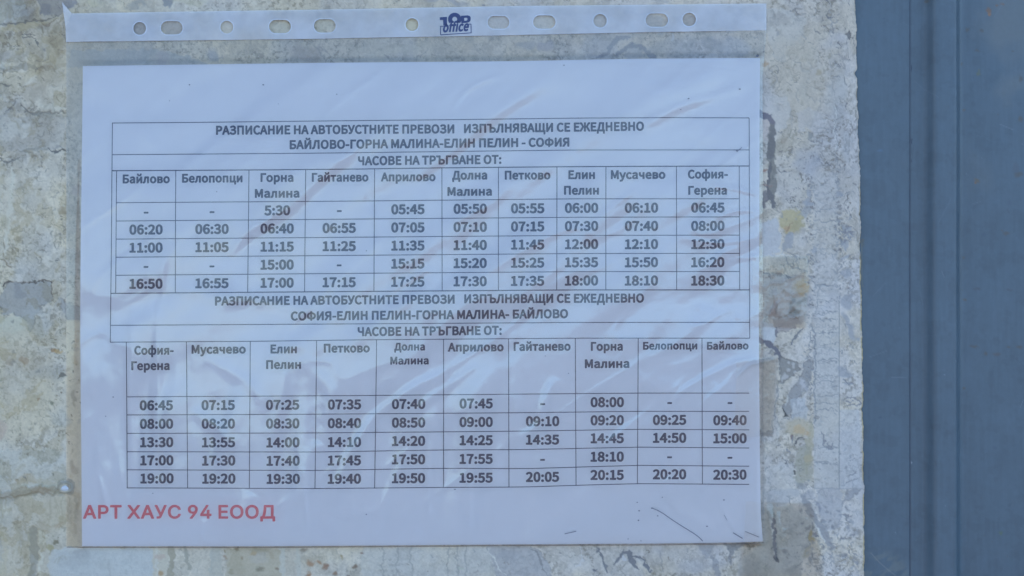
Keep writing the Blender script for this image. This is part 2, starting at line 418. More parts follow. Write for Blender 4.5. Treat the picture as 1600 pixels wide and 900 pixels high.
# raised run of dried glue at the lower left, its shadow painted in dark
stroke([(-20, 783), (0, 782), (20, 776), (38, 770), (60, 768), (80, 769), (94, 768), (108, 766), (113, 762), (110, 757), (101, 755), (95, 758)], 11, (.38, .40, .40), .55, .0, 2, False)
stroke([(-20, 774), (0, 773), (20, 770), (40, 766), (60, 764), (84, 766)], 8, (.40, .36, .31), .5, 2.4, 4, False)
stroke([(50, 766), (60, 765), (78, 766)], 6, (.34, .26, .19), .6, .3, 2)
stroke([(95, 768), (106, 768), (113, 763), (110, 756), (101, 754), (94, 757), (91, 763)], 3, (.36, .38, .38), .8, 1.6, 1.6, False, 0)
blob(101, 763, 8, 7, (.62, .63, .64), .9, .9, .3, 0, 0)
poly([(-40, 784), (14, 782), (22, 800), (18, 830), (4, 818), (-40, 812)], (.55, .56, .54), .6, .2); blob(10, 798, 5, 8, PALE, .6)
blob(85, 800, 30, 28, (.52, .47, .36), .5, nz_=2); blob(66, 823, 12, 9, (.40, .34, .26), .55, nz_=2); blob(90, 822, 9, 5, (.50, .38, .30), .5, nz_=2)
for x_ in (78, 87, 95, 107, 118): stroke([(x_, 775), (x_ + 1, 810)], 2.4, (.46, .42, .34), .4, 0, 1.5)
stroke([(52, 828), (54, 850), (52, 875), (50, 920)], 11, (.36, .38, .39), .7, -.5, 3, False); stroke([(63, 832), (64, 845), (62, 900)], 3.5, PALE, .6, .4, 1.5, False)
stroke([(68, 832), (72, 838), (66, 860)], 3, PALE, .7, .4); blob(88, 847, 3, 3, (.16, .15, .10), .9, -.2); blob(80, 854, 5, 5, (.36, .32, .16), .8); blob(79, 862, 4, 4, (.28, .25, .16), .7); blob(66, 855, 4, 8, BRN, .4)
stroke([(-10, 830), (4, 835), (8, 870), (6, 910)], 8, (.60, .56, .44), .5); blob(34, 846, 12, 16, GRY, .5, nz_=2)
poly([(84, 858), (100, 856), (240, 855), (240, 940), (76, 940), (76, 872)], (.58, .63, .68), .8, .1)
blob(130, 868, 14, 9, (.42, .44, .47), .6, nz_=2); blob(118, 882, 20, 12, (.47, .50, .53), .5, nz_=2); blob(160, 884, 12, 9, (.50, .53, .55), .5, nz_=2); stroke([(170, 872), (172, 900)], 3, (.5, .52, .54), .5)
# --- strip under the sheet
poly([(240, 850), (264, 850), (262, 900), (262, 940), (236, 940)], (.64, .62, .55), .8, .15)
for P, w_, c_, a_ in [([(267, 852), (269, 880), (264, 900)], 8, (.46, .43, .35), .6), ([(290, 852), (292, 875), (296, 890)], 5, (.44, .44, .40), .6), ([(247, 850), (245, 900)], 3, (.7, .7, .68), .6), ([(330, 852), (330, 900)], 4, (.50, .54, .54), .6),
                      ([(338, 850), (340, 900)], 14, (.50, .52, .51), .6), ([(440, 856), (441, 900)], 8, (.60, .63, .62), .7), ([(464, 856), (466, 900)], 6, (.58, .60, .58), .6), ([(247, 872), (256, 868)], 6, (.6, .5, .45), .5)]:
    stroke(P, w_, c_, a_, .1, 1.6, False)
poly([(300, 852), (328, 852), (328, 940), (300, 940)], (.64, .62, .58), .6, .1)
poly([(352, 855), (398, 855), (436, 858), (438, 900), (436, 940), (352, 940)], (.48, .45, .36), .7, -.1)
blob(372, 878, 10, 24, (.36, .33, .25), .5, nz_=2); blob(404, 862, 16, 5, (.30, .28, .22), .7); blob(427, 868, 7, 8, (.34, .28, .20), .5, nz_=2); blob(404, 872, 14, 8, (.52, .52, .52), .6); blob(395, 864, 5, 4, (.45, .32, .18), .8)
for q in [(406, 890, 3.6, (.13, .13, .10)), (434, 890, 2.2, (.14, .08, .06)), (377, 874, 2.5, (.25, .17, .1)), (370, 857, 2.4, (.2, .16, .1)), (352, 861, 2, (.28, .22, .14)), (351, 871, 3, (.36, .24, .18)), (486, 880, 5, RUST), (498, 879, 3, RUST), (507, 884, 4.2, (.30, .16, .10)), (554, 886, 3.4, (.22, .16, .12)), (566, 864, 2.6, (.26, .18, .14)),
          (534, 870, 3, (.40, .33, .2)), (475, 862, 4, (.28, .24, .2)), (525, 897, 4, (.3, .2, .14)), (483, 899, 4, RUST), (360, 893, 3.4, (.34, .3, .22)), (741, 862, 1.8, DGR), (788, 861, 2, (.2, .15, .15)), (743, 895, 2, (.3, .22, .2)), (674, 870, 1.6, DGR), (776, 886, 1.4, (.25, .15, .12)), (874, 864, 1.5, DGR), (250, 897, 4, (.5, .36, .22)), (719, 889, 3.5, (.48, .52, .40))]:
    blob(q[0], q[1], q[2] * 1.25, q[2], q[3], .85, -.2, .5)
poly([(568, 856), (760, 854), (792, 940), (560, 940)], (.60, .62, .61), .45, .1)
for x_ in (598, 620, 642, 700, 714, 727): stroke([(x_, 854), (x_ + 1, 900)], 1.8, (.44, .45, .44), .5, -.2, 1.2, False)
poly([(760, 853), (830, 853), (858, 880), (872, 940), (792, 940), (770, 880)], (.47, .48, .50), .7, -.3, edge=(.36, .37, .38)); stroke([(762, 856), (775, 880), (790, 900)], 1.2, PALE, .6, .2); blob(790, 868, 18, 6, (.40, .41, .43), .5, nz_=2)
stroke([(826, 855), (840, 868), (846, 884), (856, 898)], 3, DGR, .45); stroke([(908, 854), (910, 875), (900, 888)], 1.6, (.68, .68, .68), .6)
for P, w_, a_ in [([(930, 857), (940, 866), (944, 880), (950, 895)], 2.8, .75), ([(961, 882), (968, 872), (974, 864), (984, 866), (986, 876), (994, 884), (1000, 888)], 5, .75), ([(984, 868), (1000, 872), (1006, 880), (1014, 890), (1016, 893)], 2.6, .8), ([(972, 862), (976, 858)], 3, .5), ([(926, 888), (932, 890)], 2.4, .8), ([(1031, 860), (1036, 895)], 2, .3)]:
    stroke(P, w_, (.27, .28, .30), a_, -.3, 1.4)
blob(975, 871, 3.4, 3, (.62, .63, .64), .9)
poly([(1084, 848), (1120, 848), (1112, 860), (1106, 876), (1100, 868), (1092, 860)], (.33, .34, .36), .55, -.1); poly([(1130, 847), (1168, 847), (1156, 856), (1146, 860), (1142, 884), (1139, 884), (1138, 862)], (.24, .25, .26), .75, -.2)
stroke([(1112, 866), (1118, 880), (1124, 905)], 8, (.38, .39, .41), .5); blob(1160, 880, 12, 18, (.48, .46, .42), .5, nz_=2)
# --- right of the sheet
poly([(1190, 12), (1232, 16), (1262, 30), (1252, 64), (1226, 76), (1228, 100), (1212, 92), (1200, 60)], (.60, .61, .58), .5, .1)
blob(1216, 28, 18, 10, (.42, .40, .36), .45, nz_=2); blob(1240, 74, 30, 18, (.60, .56, .46), .45, nz_=2); blob(1195, 100, 4, 4, (.5, .34, .2), .7); blob(1184, 87, 2.6, 2, (.16, .16, .16), .9)
for P in [[(1199, 104), (1206, 112), (1214, 120), (1216, 124), (1208, 132), (1200, 138)], [(1246, 96), (1252, 108), (1260, 112), (1268, 104), (1262, 94)], [(1312, 100), (1318, 108), (1322, 104), (1316, 98)], [(1240, 22), (1262, 22)], [(1248, 48), (1260, 60), (1254, 70)], [(1284, 46), (1298, 36), (1310, 30)], [(1294, 52), (1306, 42)],
          [(1246, 135), (1244, 150), (1248, 160)], [(1232, 162), (1234, 172), (1238, 180), (1238, 200)], [(1284, 156), (1276, 176), (1276, 190)], [(1310, 84), (1318, 90), (1334, 92)], [(1288, 130), (1300, 138), (1296, 150)], [(1265, 150), (1272, 158), (1280, 152)]]:
    stroke(P, 2.2, (.42, .42, .41), .5, -.25, 1.2)
blob(1277, 108, 4, 7, (.38, .31, .18), .65, nz_=2); blob(1276, 104, 3, 2, (.28, .24, .2), .7); blob(1256, 94, 5, 4, (.5, .45, .32), .5)
poly([(1321, 51), (1333, 49), (1337, 55), (1331, 62), (1328, 57)], (.20, .21, .21), .85, -.6, edge=(.15, .15, .15)); blob(1322, 45, 2, 2, (.25, .25, .25), .7)
poly([(1263, 207), (1273, 206), (1272, 214), (1268, 219), (1263, 215)], (.28, .30, .30), .85, -.5, .8)
poly([(1190, 150), (1232, 150), (1236, 176), (1226, 200), (1212, 206), (1206, 184), (1190, 176)], (.66, .66, .64), .6, .2); blob(1196, 196, 7, 22, (.66, .60, .56), .7)
blob(1222, 225, 16, 14, (.52, .48, .38), .6, nz_=2); blob(1224, 222, 7, 5, (.34, .28, .22), .5, nz_=2); poly([(1246, 176), (1262, 168), (1284, 176), (1290, 198), (1276, 210), (1262, 200), (1250, 205)], (.62, .62, .62), .5, .2)
blob(1258, 130, 12, 30, (.50, .49, .43), .5, nz_=2); blob(1305, 150, 20, 34, (.52, .54, .53), .45, nz_=2); blob(1326, 230, 10, 20, (.50, .52, .52), .45, nz_=2)
blob(1262, 250, 26, 16, (.47, .49, .52), .5, nz_=2); stroke([(1300, 238), (1308, 246), (1302, 254)], 3, DGR, .35)
# dark hooked run
stroke([(1176, 177), (1190, 178), (1201, 183), (1206, 192), (1207, 205), (1206, 225), (1205, 245)], 8, (.24, .24, .30), .85, -.1, 2.2, False)
stroke([(1206, 200), (1205, 230), (1206, 255), (1207, 290), (1203, 305)], 10, (.27, .27, .25), .65, -.1, 3, False)
stroke([(1204, 255), (1201, 280), (1200, 305), (1196, 318), (1195, 320)], 3.5, (.24, .24, .24), .8, -.2, 1.5, False); stroke([(1202, 300), (1206, 312), (1209, 322)], 6, (.26, .26, .26), .8, -.2, 1.6, False); stroke([(1195, 303), (1194, 312), (1195, 321)], 6, (.32, .31, .31), .75, -.2, 1.8, False)
blob(1196, 266, 3, 2.6, (.40, .20, .14), .6); stroke([(1190, 289), (1206, 291)], 2.2, (.42, .3, .26), .5); stroke([(1190, 227), (1204, 226)], 1.4, (.3, .3, .3), .5)
# yellow glue blot and its grey tail
blob(1236, 346, 20, 19, (.56, .49, .28), .85, .3, .14); blob(1246, 354, 10, 12, (.48, .43, .27), .6); blob(1228, 357, 6, 4, (.56, .38, .24), .6); stroke([(1228, 360), (1234, 352), (1240, 346)], 1.6, (.42, .30, .20), .6)
poly([(1231, 362), (1240, 366), (1238, 384), (1228, 392), (1220, 400), (1224, 384)], (.40, .42, .44), .75, -.2); poly([(1246, 336), (1258, 322), (1270, 318), (1268, 328), (1256, 340)], (.40, .42, .43), .6, -.2)
poly([(1189, 348), (1212, 340), (1222, 372), (1218, 394), (1202, 402), (1189, 400)], (.58, .61, .64), .7, .1)
stroke([(1189, 404), (1204, 400), (1236, 400), (1254, 402)], 1.3, (.75, .74, .68), .7, .3, .7); stroke([(1226, 402), (1230, 412), (1240, 418), (1248, 418)], 1.8, (.34, .34, .35), .65); stroke([(1232, 392), (1244, 404), (1248, 414)], 1.4, (.36, .36, .38), .5)
# brown stained zone
poly([(1188, 418), (1200, 430), (1222, 430), (1250, 430), (1268, 440), (1270, 470), (1258, 500), (1240, 512), (1214, 520), (1210, 500), (1196, 490), (1188, 450)], (.50, .495, .49), .6, -.2)
stroke([(1188, 420), (1198, 430), (1206, 437)], 2.4, DGR, .6); stroke([(1204, 428), (1216, 430), (1226, 430)], 5, DGR, .5); stroke([(1228, 430), (1238, 434)], 3.4, (.22, .22, .22), .7)
poly([(1222, 436), (1238, 436), (1246, 446), (1238, 456), (1228, 452)], (.60, .59, .58), .7, .3); blob(1254, 448, 13, 12, (.58, .47, .28), .8, .1); blob(1258, 448, 5, 4, (.60, .42, .22), .5)
poly([(1214, 458), (1232, 456), (1238, 474), (1230, 492), (1216, 492)], (.60, .57, .54), .6, .1)
for q in [(1240, 466, 6, 6), (1242, 480, 7, 7), (1236, 484, 4, 4), (1248, 482, 6, 4), (1254, 470, 6, 4), (1204, 470, 4, 10), (1200, 486, 4, 7), (1210, 490, 6, 5)]:
    blob(*q, (.20, .19, .17) if q[0] > 1230 else (.34, .24, .20), .65, -.3, .5, 0, 2)
blob(1254, 480, 4, 6, (.66, .66, .66), .8, .3); poly([(1210, 498), (1250, 494), (1252, 505), (1228, 518), (1214, 522), (1208, 506)], (.42, .38, .36), .6, -.3, edge=(.3, .26, .24)); stroke([(1215, 494), (1250, 494)], 1.2, (.34, .28, .24), .6)
poly([(1189, 500), (1206, 506), (1214, 520), (1208, 536), (1189, 532)], (.62, .66, .68), .8, .1)
stroke([(1176, 530), (1190, 533), (1202, 538), (1211, 547), (1218, 558)], 6.5, (.25, .25, .28), .85, -.2, 2, False); stroke([(1214, 512), (1214, 522), (1216, 526)], 5, (.30, .30, .32), .7)
stroke([(1254, 510), (1250, 518), (1242, 530), (1236, 540)], 3.6, (.30, .31, .32), .75, -.4, .8)
poly([(1188, 545), (1205, 552), (1214, 562), (1214, 680), (1188, 684)], (.60, .58, .54), .6, .1); blob(1189, 570, 3, 5, (.34, .33, .32), .6)
poly([(1217, 558), (1230, 560), (1250, 568), (1249, 580), (1236, 590), (1220, 600)], (.30, .30, .28), .85, -.5, edge=(.2, .2, .19))
for q in [(1231, 577, 4, 3), (1227, 588, 4, 5), (1240, 570, 3, 3), (1243, 583, 3, 2.4), (1232, 566, 2.6, 2), (1222, 592, 2, 4)]: blob(*q, (.58, .57, .54), .85, .4)
poly([(1262, 560), (1270, 562), (1268, 590), (1258, 612), (1246, 622), (1240, 632), (1234, 646), (1228, 652), (1224, 638), (1230, 618), (1240, 604), (1252, 590), (1256, 572)], (.36, .36, .35), .8, -.4, edge=(.24, .24, .24))
blob(1254, 600, 5, 6, (.62, .62, .62), .8, .2); blob(1259, 608, 4, 4, (.60, .60, .60), .7, .2); stroke([(1223, 640), (1226, 648), (1229, 651)], 3, (.14, .14, .13), .8); stroke([(1230, 620), (1228, 632)], 2, PALE, .5)
stroke([(1215, 600), (1212, 630), (1208, 660), (1206, 676)], 1.6, (.36, .36, .35), .6, -.2); poly([(1187, 674), (1206, 674), (1206, 684), (1187, 684)], (.36, .36, .35), .75, -.1); stroke([(1189, 636), (1194, 634)], 4, GRY, .6)
poly([(1236, 626), (1258, 622), (1262, 648), (1256, 664), (1236, 662)], BLU, .5, .1)
blob(1246, 668, 19, 15, (.60, .53, .38), .8, .2, .25); blob(1248, 672, 9, 7, (.62, .46, .26), .6); blob(1262, 676, 4, 3.4, (.58, .40, .22), .7); blob(1236, 681, 2.6, 3, (.20, .12, .10), .8); stroke([(1253, 684), (1246, 688), (1242, 696)], 2.4, (.24, .24, .23), .8, -.3)
stroke([(1268, 660), (1264, 700), (1258, 740)], 10, (.54, .50, .36), .6, 0, 3); poly([(1248, 700), (1262, 694), (1270, 712), (1268, 752), (1252, 760), (1242, 748), (1244, 722)], (.42, .41, .32), .65, -.2); stroke([(1239, 734), (1241, 742)], 4.5, (.14, .14, .12), .85, -.2); blob(1262, 712, 6, 8, (.55, .46, .28), .5, nz_=2); stroke([(1228, 722), (1230, 732)], 2, DGR, .8)
stroke([(1211, 694), (1216, 697), (1222, 696)], 1.6, DGR, .6); blob(1215, 676, 2, 16, PALE, .3)
poly([(1200, 730), (1240, 726), (1240, 770), (1206, 776), (1196, 752)], (.62, .62, .59), .4, .1); blob(1246, 762, 10, 6, (.34, .35, .35), .7, nz_=2); blob(1260, 776, 8, 6, (.42, .43, .44), .6, nz_=2); blob(1220, 776, 28, 9, (.47, .49, .50), .5, nz_=2)
# column of old tape backing between two vertical crackle bands
poly([(1271, 520), (1311, 516), (1311, 764), (1272, 764)], (.57, .58, .56), .55, .25, .8, 0)
poly([(1271, 270), (1310, 270), (1311, 516), (1271, 520)], (.57, .58, .57), .35, .1, 3, 0)
poly([(1312, 640), (1345, 640), (1347, 764), (1312, 764)], (.58, .61, .63), .5, .1, 1, 0)
stroke([(1311.3, 470), (1311, 620), (1311.6, 765)], 1.1, (.36, .38, .38), .7, -.4, .6, False, 0); stroke([(1271, 505), (1273, 560), (1274, 640), (1275, 662)], 1.8, (.38, .40, .41), .65, -.3, .8, False); stroke([(1262, 520), (1266, 560), (1263, 600)], 1.3, (.38, .40, .41), .5, -.2)
stroke([(1279, 440), (1278, 470), (1272, 500)], 1.3, (.38, .40, .41), .5, -.2); stroke([(1272, 763), (1348, 764)], 1.2, (.46, .48, .5), .55, -.2, .6, False, 0)
stroke([(1297, 0), (1299, 120), (1306, 170), (1308, 300)], 1.0, (.40, .41, .41), .5, -.2, .7, False); stroke([(1304, 150), (1306, 240)], 1.6, PALE, .5, .2, .7)
for y_ in (200, 206, 330, 345, 445, 446, 468, 490, 498, 518, 538, 563, 565, 584, 598, 619, 630, 640, 700, 724, 724): 
    y1 = y_ + rs.uniform(-3, 3); stroke([(1273, y_), (1285, (y_ + y1) / 2 + rs.uniform(-1.5, 1.5)), (1298, y1), (1311, y1 + rs.uniform(-2, 2))], 1.2, (.38, .40, .41), .65, -.2, .7)
for y_ in np.arange(300, 700, 9.0):
    if rs.rand() < .55: stroke([(1274 + rs.rand() * 6, y_), (1288, y_ + rs.uniform(-2, 2)), (1292 + rs.rand() * 16, y_ + rs.uniform(-1, 1))], .9, (.44, .46, .46), .45, -.1, .6)
for cx0, w0, y0, y1, n_ in [(1268, 7, 270, 545, 170), (1312, 6, 260, 470, 130), (1262, 8, 540, 610, 50), (1330, 12, 300, 560, 60)]:
    for _ in range(n_):
        x_ = rs.normal(cx0, w0 * .55); y_ = rs.uniform(y0, y1); r_ = rs.uniform(.6, 1.7)
        blob(x_, y_, r_ * rs.uniform(.8, 2), r_, [(.30, .32, .33), (.36, .38, .39), (.24, .24, .24)][rs.randint(3)], rs.uniform(.45, .9), -.2, .5, rs.rand() * 3)
for q in [(1266, 318, 4, 8), (1268, 388, 6, 4), (1270, 324, 4, 3), (1315, 298, 7, 3), (1262, 322, 7, 4), (1268, 300, 3, 10), (1318, 400, 10, 3), (1326, 360, 8, 5), (1330, 372, 9, 2.5), (1336, 364, 6, 2), (1321, 384, 9, 4), (1318, 430, 8, 7), (1326, 470, 8, 12), (1320, 500, 5, 12), (1328, 520, 8, 14), (1322, 580, 9, 10), (1326, 602, 10, 3), (1336, 533, 3, 3)]:
    blob(*q, (.42, .44, .46), .75, -.3, .3, 0, 2)
for P in [[(1316, 372), (1330, 366), (1340, 362)], [(1316, 372), (1324, 360), (1334, 352)], [(1314, 384), (1328, 372), (1338, 370)], [(1311, 362), (1326, 364), (1341, 366)], [(1318, 592), (1324, 600), (1338, 598)], [(1318, 628), (1326, 622), (1340, 624), (1346, 630), (1336, 634), (1322, 633)], [(1322, 628), (1338, 629)], [(1328, 746), (1340, 736)], [(1322, 754), (1332, 750)], [(1334, 752), (1342, 746)], [(1316, 805), (1330, 806)],
          [(1328, 720), (1338, 714)], [(1292, 690), (1296, 700), (1302, 694)], [(1284, 672), (1290, 700)], [(1230, 700), (1236, 706)], [(1236, 680), (1240, 690)]]:
    stroke(P, 2.0, (.36, .37, .39), .7, -.3, .9)
poly([(1318, 782), (1326, 764), (1344, 764), (1332, 780), (1320, 784), (1314, 792), (1314, 784)], (.38, .39, .41), .7, -.3, edge=(.3, .3, .3))
# lower right, mottled and tape-soiled
poly([(1276, 764), (1314, 764), (1314, 824), (1292, 830), (1278, 800)], (.48, .49, .50), .6, -.1); poly([(1272, 784), (1280, 786), (1284, 798), (1278, 800)], (.34, .35, .38), .7, -.2)
stroke([(1255, 776), (1262, 792), (1274, 812), (1290, 836), (1300, 856)], 8, (.42, .43, .44), .65, -.2, 2, False); stroke([(1266, 812), (1276, 826), (1290, 848)], 2, PALE, .5, .2)
poly([(1190, 792), (1240, 790), (1270, 812), (1266, 850), (1252, 880), (1230, 912), (1150, 912), (1160, 872), (1192, 850)], (.50, .52, .49), .55, .1, 4)
blob(1205, 804, 6, 9, (.34, .35, .33), .8, 0, .2, 0, 1); stroke([(1208, 810), (1210, 830), (1210, 850), (1213, 876)], 5.5, (.22, .23, .25), .85, -.2, 1.4, False)
blob(1268, 838, 4, 11, (.44, .36, .18), .8); blob(1264, 860, 7, 8, (.44, .40, .28), .6, nz_=2); blob(1222, 862, 7, 7, (.30, .31, .31), .6, nz_=2); blob(1240, 890, 12, 10, (.34, .35, .34), .5, nz_=2); blob(1170, 890, 16, 14, (.40, .40, .38), .5, nz_=2)
for _ in range(150):
    x_ = rs.uniform(1250, 1345); y_ = rs.uniform(790, 900); r_ = rs.uniform(.8, 2.6)
    blob(x_, y_, r_ * rs.uniform(.8, 1.8), r_, [(.34, .35, .37), (.40, .42, .43), (.28, .29, .30)][rs.randint(3)], rs.uniform(.35, .75), -.2, .5, rs.rand() * 3)
for _ in range(110): blob(rs.uniform(1215, 1270), rs.uniform(225, 330), rs.uniform(.6, 1.3), rs.uniform(.6, 1.2), (.24, .22, .22), rs.uniform(.4, .9), -.1)
specks(260, 0, 240, 104, 760, .6, 2.4, [(.30, .28, .24), (.38, .36, .30), (.24, .24, .24)])
specks(320, 1190, 0, 1340, 900, .7, 2.4, [(.30, .29, .27), (.36, .37, .38), (.24, .24, .24)])
specks(90, 0, 0, 110, 240, .6, 2.4, [(.26, .26, .28), (.34, .32, .28)])
specks(90, 240, 856, 1180, 900, .6, 1.8, [(.30, .26, .22), (.34, .34, .34)])
# above and just under the punched strip
blob(215, 4, 14, 5, (.34, .36, .38), .6, nz_=2); poly([(250, -6), (274, -6), (268, 8), (264, 14), (258, 8)], (.30, .33, .38), .8, -.2); poly([(264, 14), (270, 4), (276, 0), (272, 12)], PALE, .6); blob(150, 6, 14, 6, (.60, .58, .44), .5, nz_=2); blob(300, 2, 24, 6, (.58, .56, .44), .5, nz_=2)
blob(700, 4, 28, 5, (.40, .42, .46), .6, nz_=2); blob(757, 9, 3, 2.4, (.28, .28, .32), .8); blob(795, 10, 3, 2.2, (.28, .28, .32), .8); blob(845, 6, 4, 3, (.45, .40, .34), .6); blob(1030, 2, 20, 4, (.42, .44, .42), .5, nz_=2)
poly([(108, 78), (250, 77), (300, 90), (330, 103), (104, 106)], (.46, .50, .56), .6, -.1); blob(330, 92, 8, 10, (.40, .43, .52), .5, nz_=2); blob(250, 92, 14, 9, (.46, .44, .50), .5, nz_=2)
blob(482, 82, 20, 14, (.42, .38, .36), .6, nz_=2); blob(620, 78, 70, 10, (.58, .57, .50), .4, nz_=2); blob(700, 90, 30, 12, (.50, .49, .46), .4, nz_=2)
for P in [[(500, 66), (506, 78), (518, 90)], [(492, 68), (500, 80), (508, 92)], [(600, 86), (606, 90)], [(650, 92), (662, 84), (668, 76)]]: stroke(P, 1.6, (.40, .40, .40), .5, -.2)
blob(820, 70, 18, 10, (.46, .47, .50), .5, nz_=2); blob(855, 72, 14, 8, (.42, .42, .50), .5, nz_=2); stroke([(930, 92), (945, 84), (960, 66), (968, 60), (985, 58)], 7, (.40, .41, .44), .6, -.1, 2)
stroke([(966, 84), (978, 75), (992, 72), (1006, 76), (1018, 86), (1024, 92)], 6, (.36, .37, .40), .65, -.1, 2, False); blob(990, 84, 14, 9, (.52, .53, .54), .7); blob(1050, 76, 40, 18, (.46, .46, .45), .5, nz_=2); blob(1115, 72, 14, 12, (.38, .38, .38), .5, nz_=2)
stroke([(1050, 52), (1052, 60), (1051, 66)], 4, (.66, .66, .66), .8, .3); blob(1150, 76, 26, 14, (.54, .57, .62), .5, nz_=2); blob(1108, 45, 1.5, 1.5, PALE, .9)
# board seen through the punched holes
for q in [(219, 45, (.34, .35, .40), .7), (269, 44, (.42, .42, .44), .7), (355, 43, (.54, .55, .56), .5), (438, 42, (.56, .57, .52), .6), (508, 41, (.56, .57, .50), .6), (644, 39, (.58, .56, .42), .6), (779, 35, (.52, .54, .56), .6), (850, 35, (.52, .54, .53), .6), (937, 33, (.47, .49, .50), .6), (1026, 32, (.40, .42, .43), .7), (1076, 31, (.38, .38, .38), .7)]:
    blob(q[0], q[1], 22, 13, q[2], q[3], 0, .3, 0, 2)

Hh += (n3 - .5) * .3 + (n4 - .5) * .12 + (fbm(X, Y, 60, 3, 30) - .5) * .9
for q in [(40, 620, 60, 50), (60, 800, 70, 60), (30, 330, 40, 60), (20, 540, 50, 30), (95, 120, 50, 60), (20, 880, 60, 40), (400, 880, 90, 30), (1250, 120, 50, 90)]:
    blob(*q, (.60, .55, .44), .38, 0, .6, 0, 2)
ulm = (1 - ss(70, 125, X + 25 * (fbm(X, Y, 60, 3, 200) - .5))) * (1 - ss(190, 300, Y)) * ss(.3, .6, fbm(wx, wy, 38, 4, 201, .6))
mul(ulm, (.80, .78, .76))
brm = ss(.55, .68, fbm(wx, wy, 30, 5, 202, .65)) * (1 - ss(90, 130, X)); mul(brm, (.88, .85, .78))
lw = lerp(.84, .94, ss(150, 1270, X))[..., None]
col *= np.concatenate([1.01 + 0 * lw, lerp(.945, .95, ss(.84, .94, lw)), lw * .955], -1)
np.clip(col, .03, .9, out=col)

# ragged right edge of the board
def board_edge(y):
    y = np.asarray(y, float)
    e = np.interp(y, [-40, 0, 60, 130, 200, 300, 420, 520, 600, 700, 800, 900, 941], [1336, 1337, 1338.5, 1339.5, 1341.5, 1344, 1345.5, 1347.5, 1348.5, 1349, 1350, 1351, 1351.5])
    e = e + 1.3 * (fbm(y, y * 0 + 3, 16, 4, 31, .6) - .5) * 2 + 1.0 * (fbm(y, y * 0, 4, 2, 32) - .5)
    e = e - 3.0 * np.exp(-((y - 114) / 5) ** 2) - 1.5 * np.exp(-((y - 640) / 3) ** 2)
    return e
nr = 24                                            # last columns follow the edge
BX = X.copy()
E_ = board_edge(by)
j0 = NX - nr - 1
while bx[j0] > 1318: j0 -= 1
tcol = np.linspace(0, 1, NX - j0)
BX[:, j0:] = bx[j0] + (E_[:, None] - bx[j0]) * tcol[None, :]
dE = E_[:, None] - BX
# dark rusty rim along the edge
rim = (1 - ss(.5, 3.2, dE)) * ss(.35, .6, fbm(Y, X, 22, 3, 33)) * (ss(230, 420, Y) * .8 + .2)
mix(rim, (.50, .39, .20))
rim2 = (1 - ss(.3, 1.4, dE)) * ss(.5, .6, fbm(Y, X, 9, 3, 34)); mix(rim2 * .7, (.22, .18, .13))
Hh -= 1.2 * (1 - ss(0, 3.0, dE))
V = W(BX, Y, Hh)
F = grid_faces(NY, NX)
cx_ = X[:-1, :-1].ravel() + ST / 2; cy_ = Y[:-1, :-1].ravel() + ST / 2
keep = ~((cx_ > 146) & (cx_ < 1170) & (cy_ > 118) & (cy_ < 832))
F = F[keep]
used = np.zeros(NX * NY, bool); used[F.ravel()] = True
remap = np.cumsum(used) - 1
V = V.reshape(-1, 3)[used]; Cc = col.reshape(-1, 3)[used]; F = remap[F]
base_n = len(V)
# the part hidden under the sheet, the outer margins and the edge wall, in coarse faces
def add(Vn, Fn, c):
    global V, F, Cc
    F = np.vstack([F, np.asarray(Fn) + len(V)]); V = np.vstack([V, Vn]); Cc = np.vstack([Cc, np.tile(c, (len(Vn), 1))])
def quad(x0, y0, x1, y1, h):
    add(W([x0, x0, x1, x1], [y0, y1, y1, y0], [h] * 4), [[0, 1, 2, 3]], BASE * .95)
quad(140, 112, 1176, 838, -1.0)
for xa, ya, xb, yb in ((-700, -700, -38, 1600), (-38, -700, 1336, -38), (-38, 938, 1351, 1600)):
    ox, oy = np.meshgrid(np.arange(xa, xb + 4, 5.0).clip(xa, xb), np.arange(ya, yb + 4, 5.0).clip(ya, yb))
    oc = BASE * (0.86 + 0.22 * fbm(ox, oy, 120, 4, 5) + .3 * (fbm(ox, oy, 34, 5, 6, .6) - .5) + .2 * (fbm(ox, oy, 15, 3, 21) - .5))[..., None]
    om = ss(.6, .64, fbm(ox, oy, 26, 4, 11))[..., None]; oc = oc * (1 - .16 * om) * np.array([1.0, .94, .86])
    add(W(ox, oy, -.6 + .8 * (fbm(ox, oy, 30, 3, 30) - .5)).reshape(-1, 3), grid_faces(*ox.shape), (0, 0, 0))
    Cc[-ox.size:] = oc.reshape(-1, 3)
ev = np.concatenate([W(E_, by, -1.2), W(E_, by, -5.2)]); k = np.arange(NY - 1)
add(ev, np.stack([k, k + NY, k + NY + 1, k + 1], -1), (.40, .34, .22))
board = empty('weathered_board', W(650, 1600, -5))
tag(board, 'weathered off-white board with peeling paint, stains and a ragged right edge', 'board')
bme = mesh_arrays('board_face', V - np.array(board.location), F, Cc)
link('board_face', bme, M_board, board)

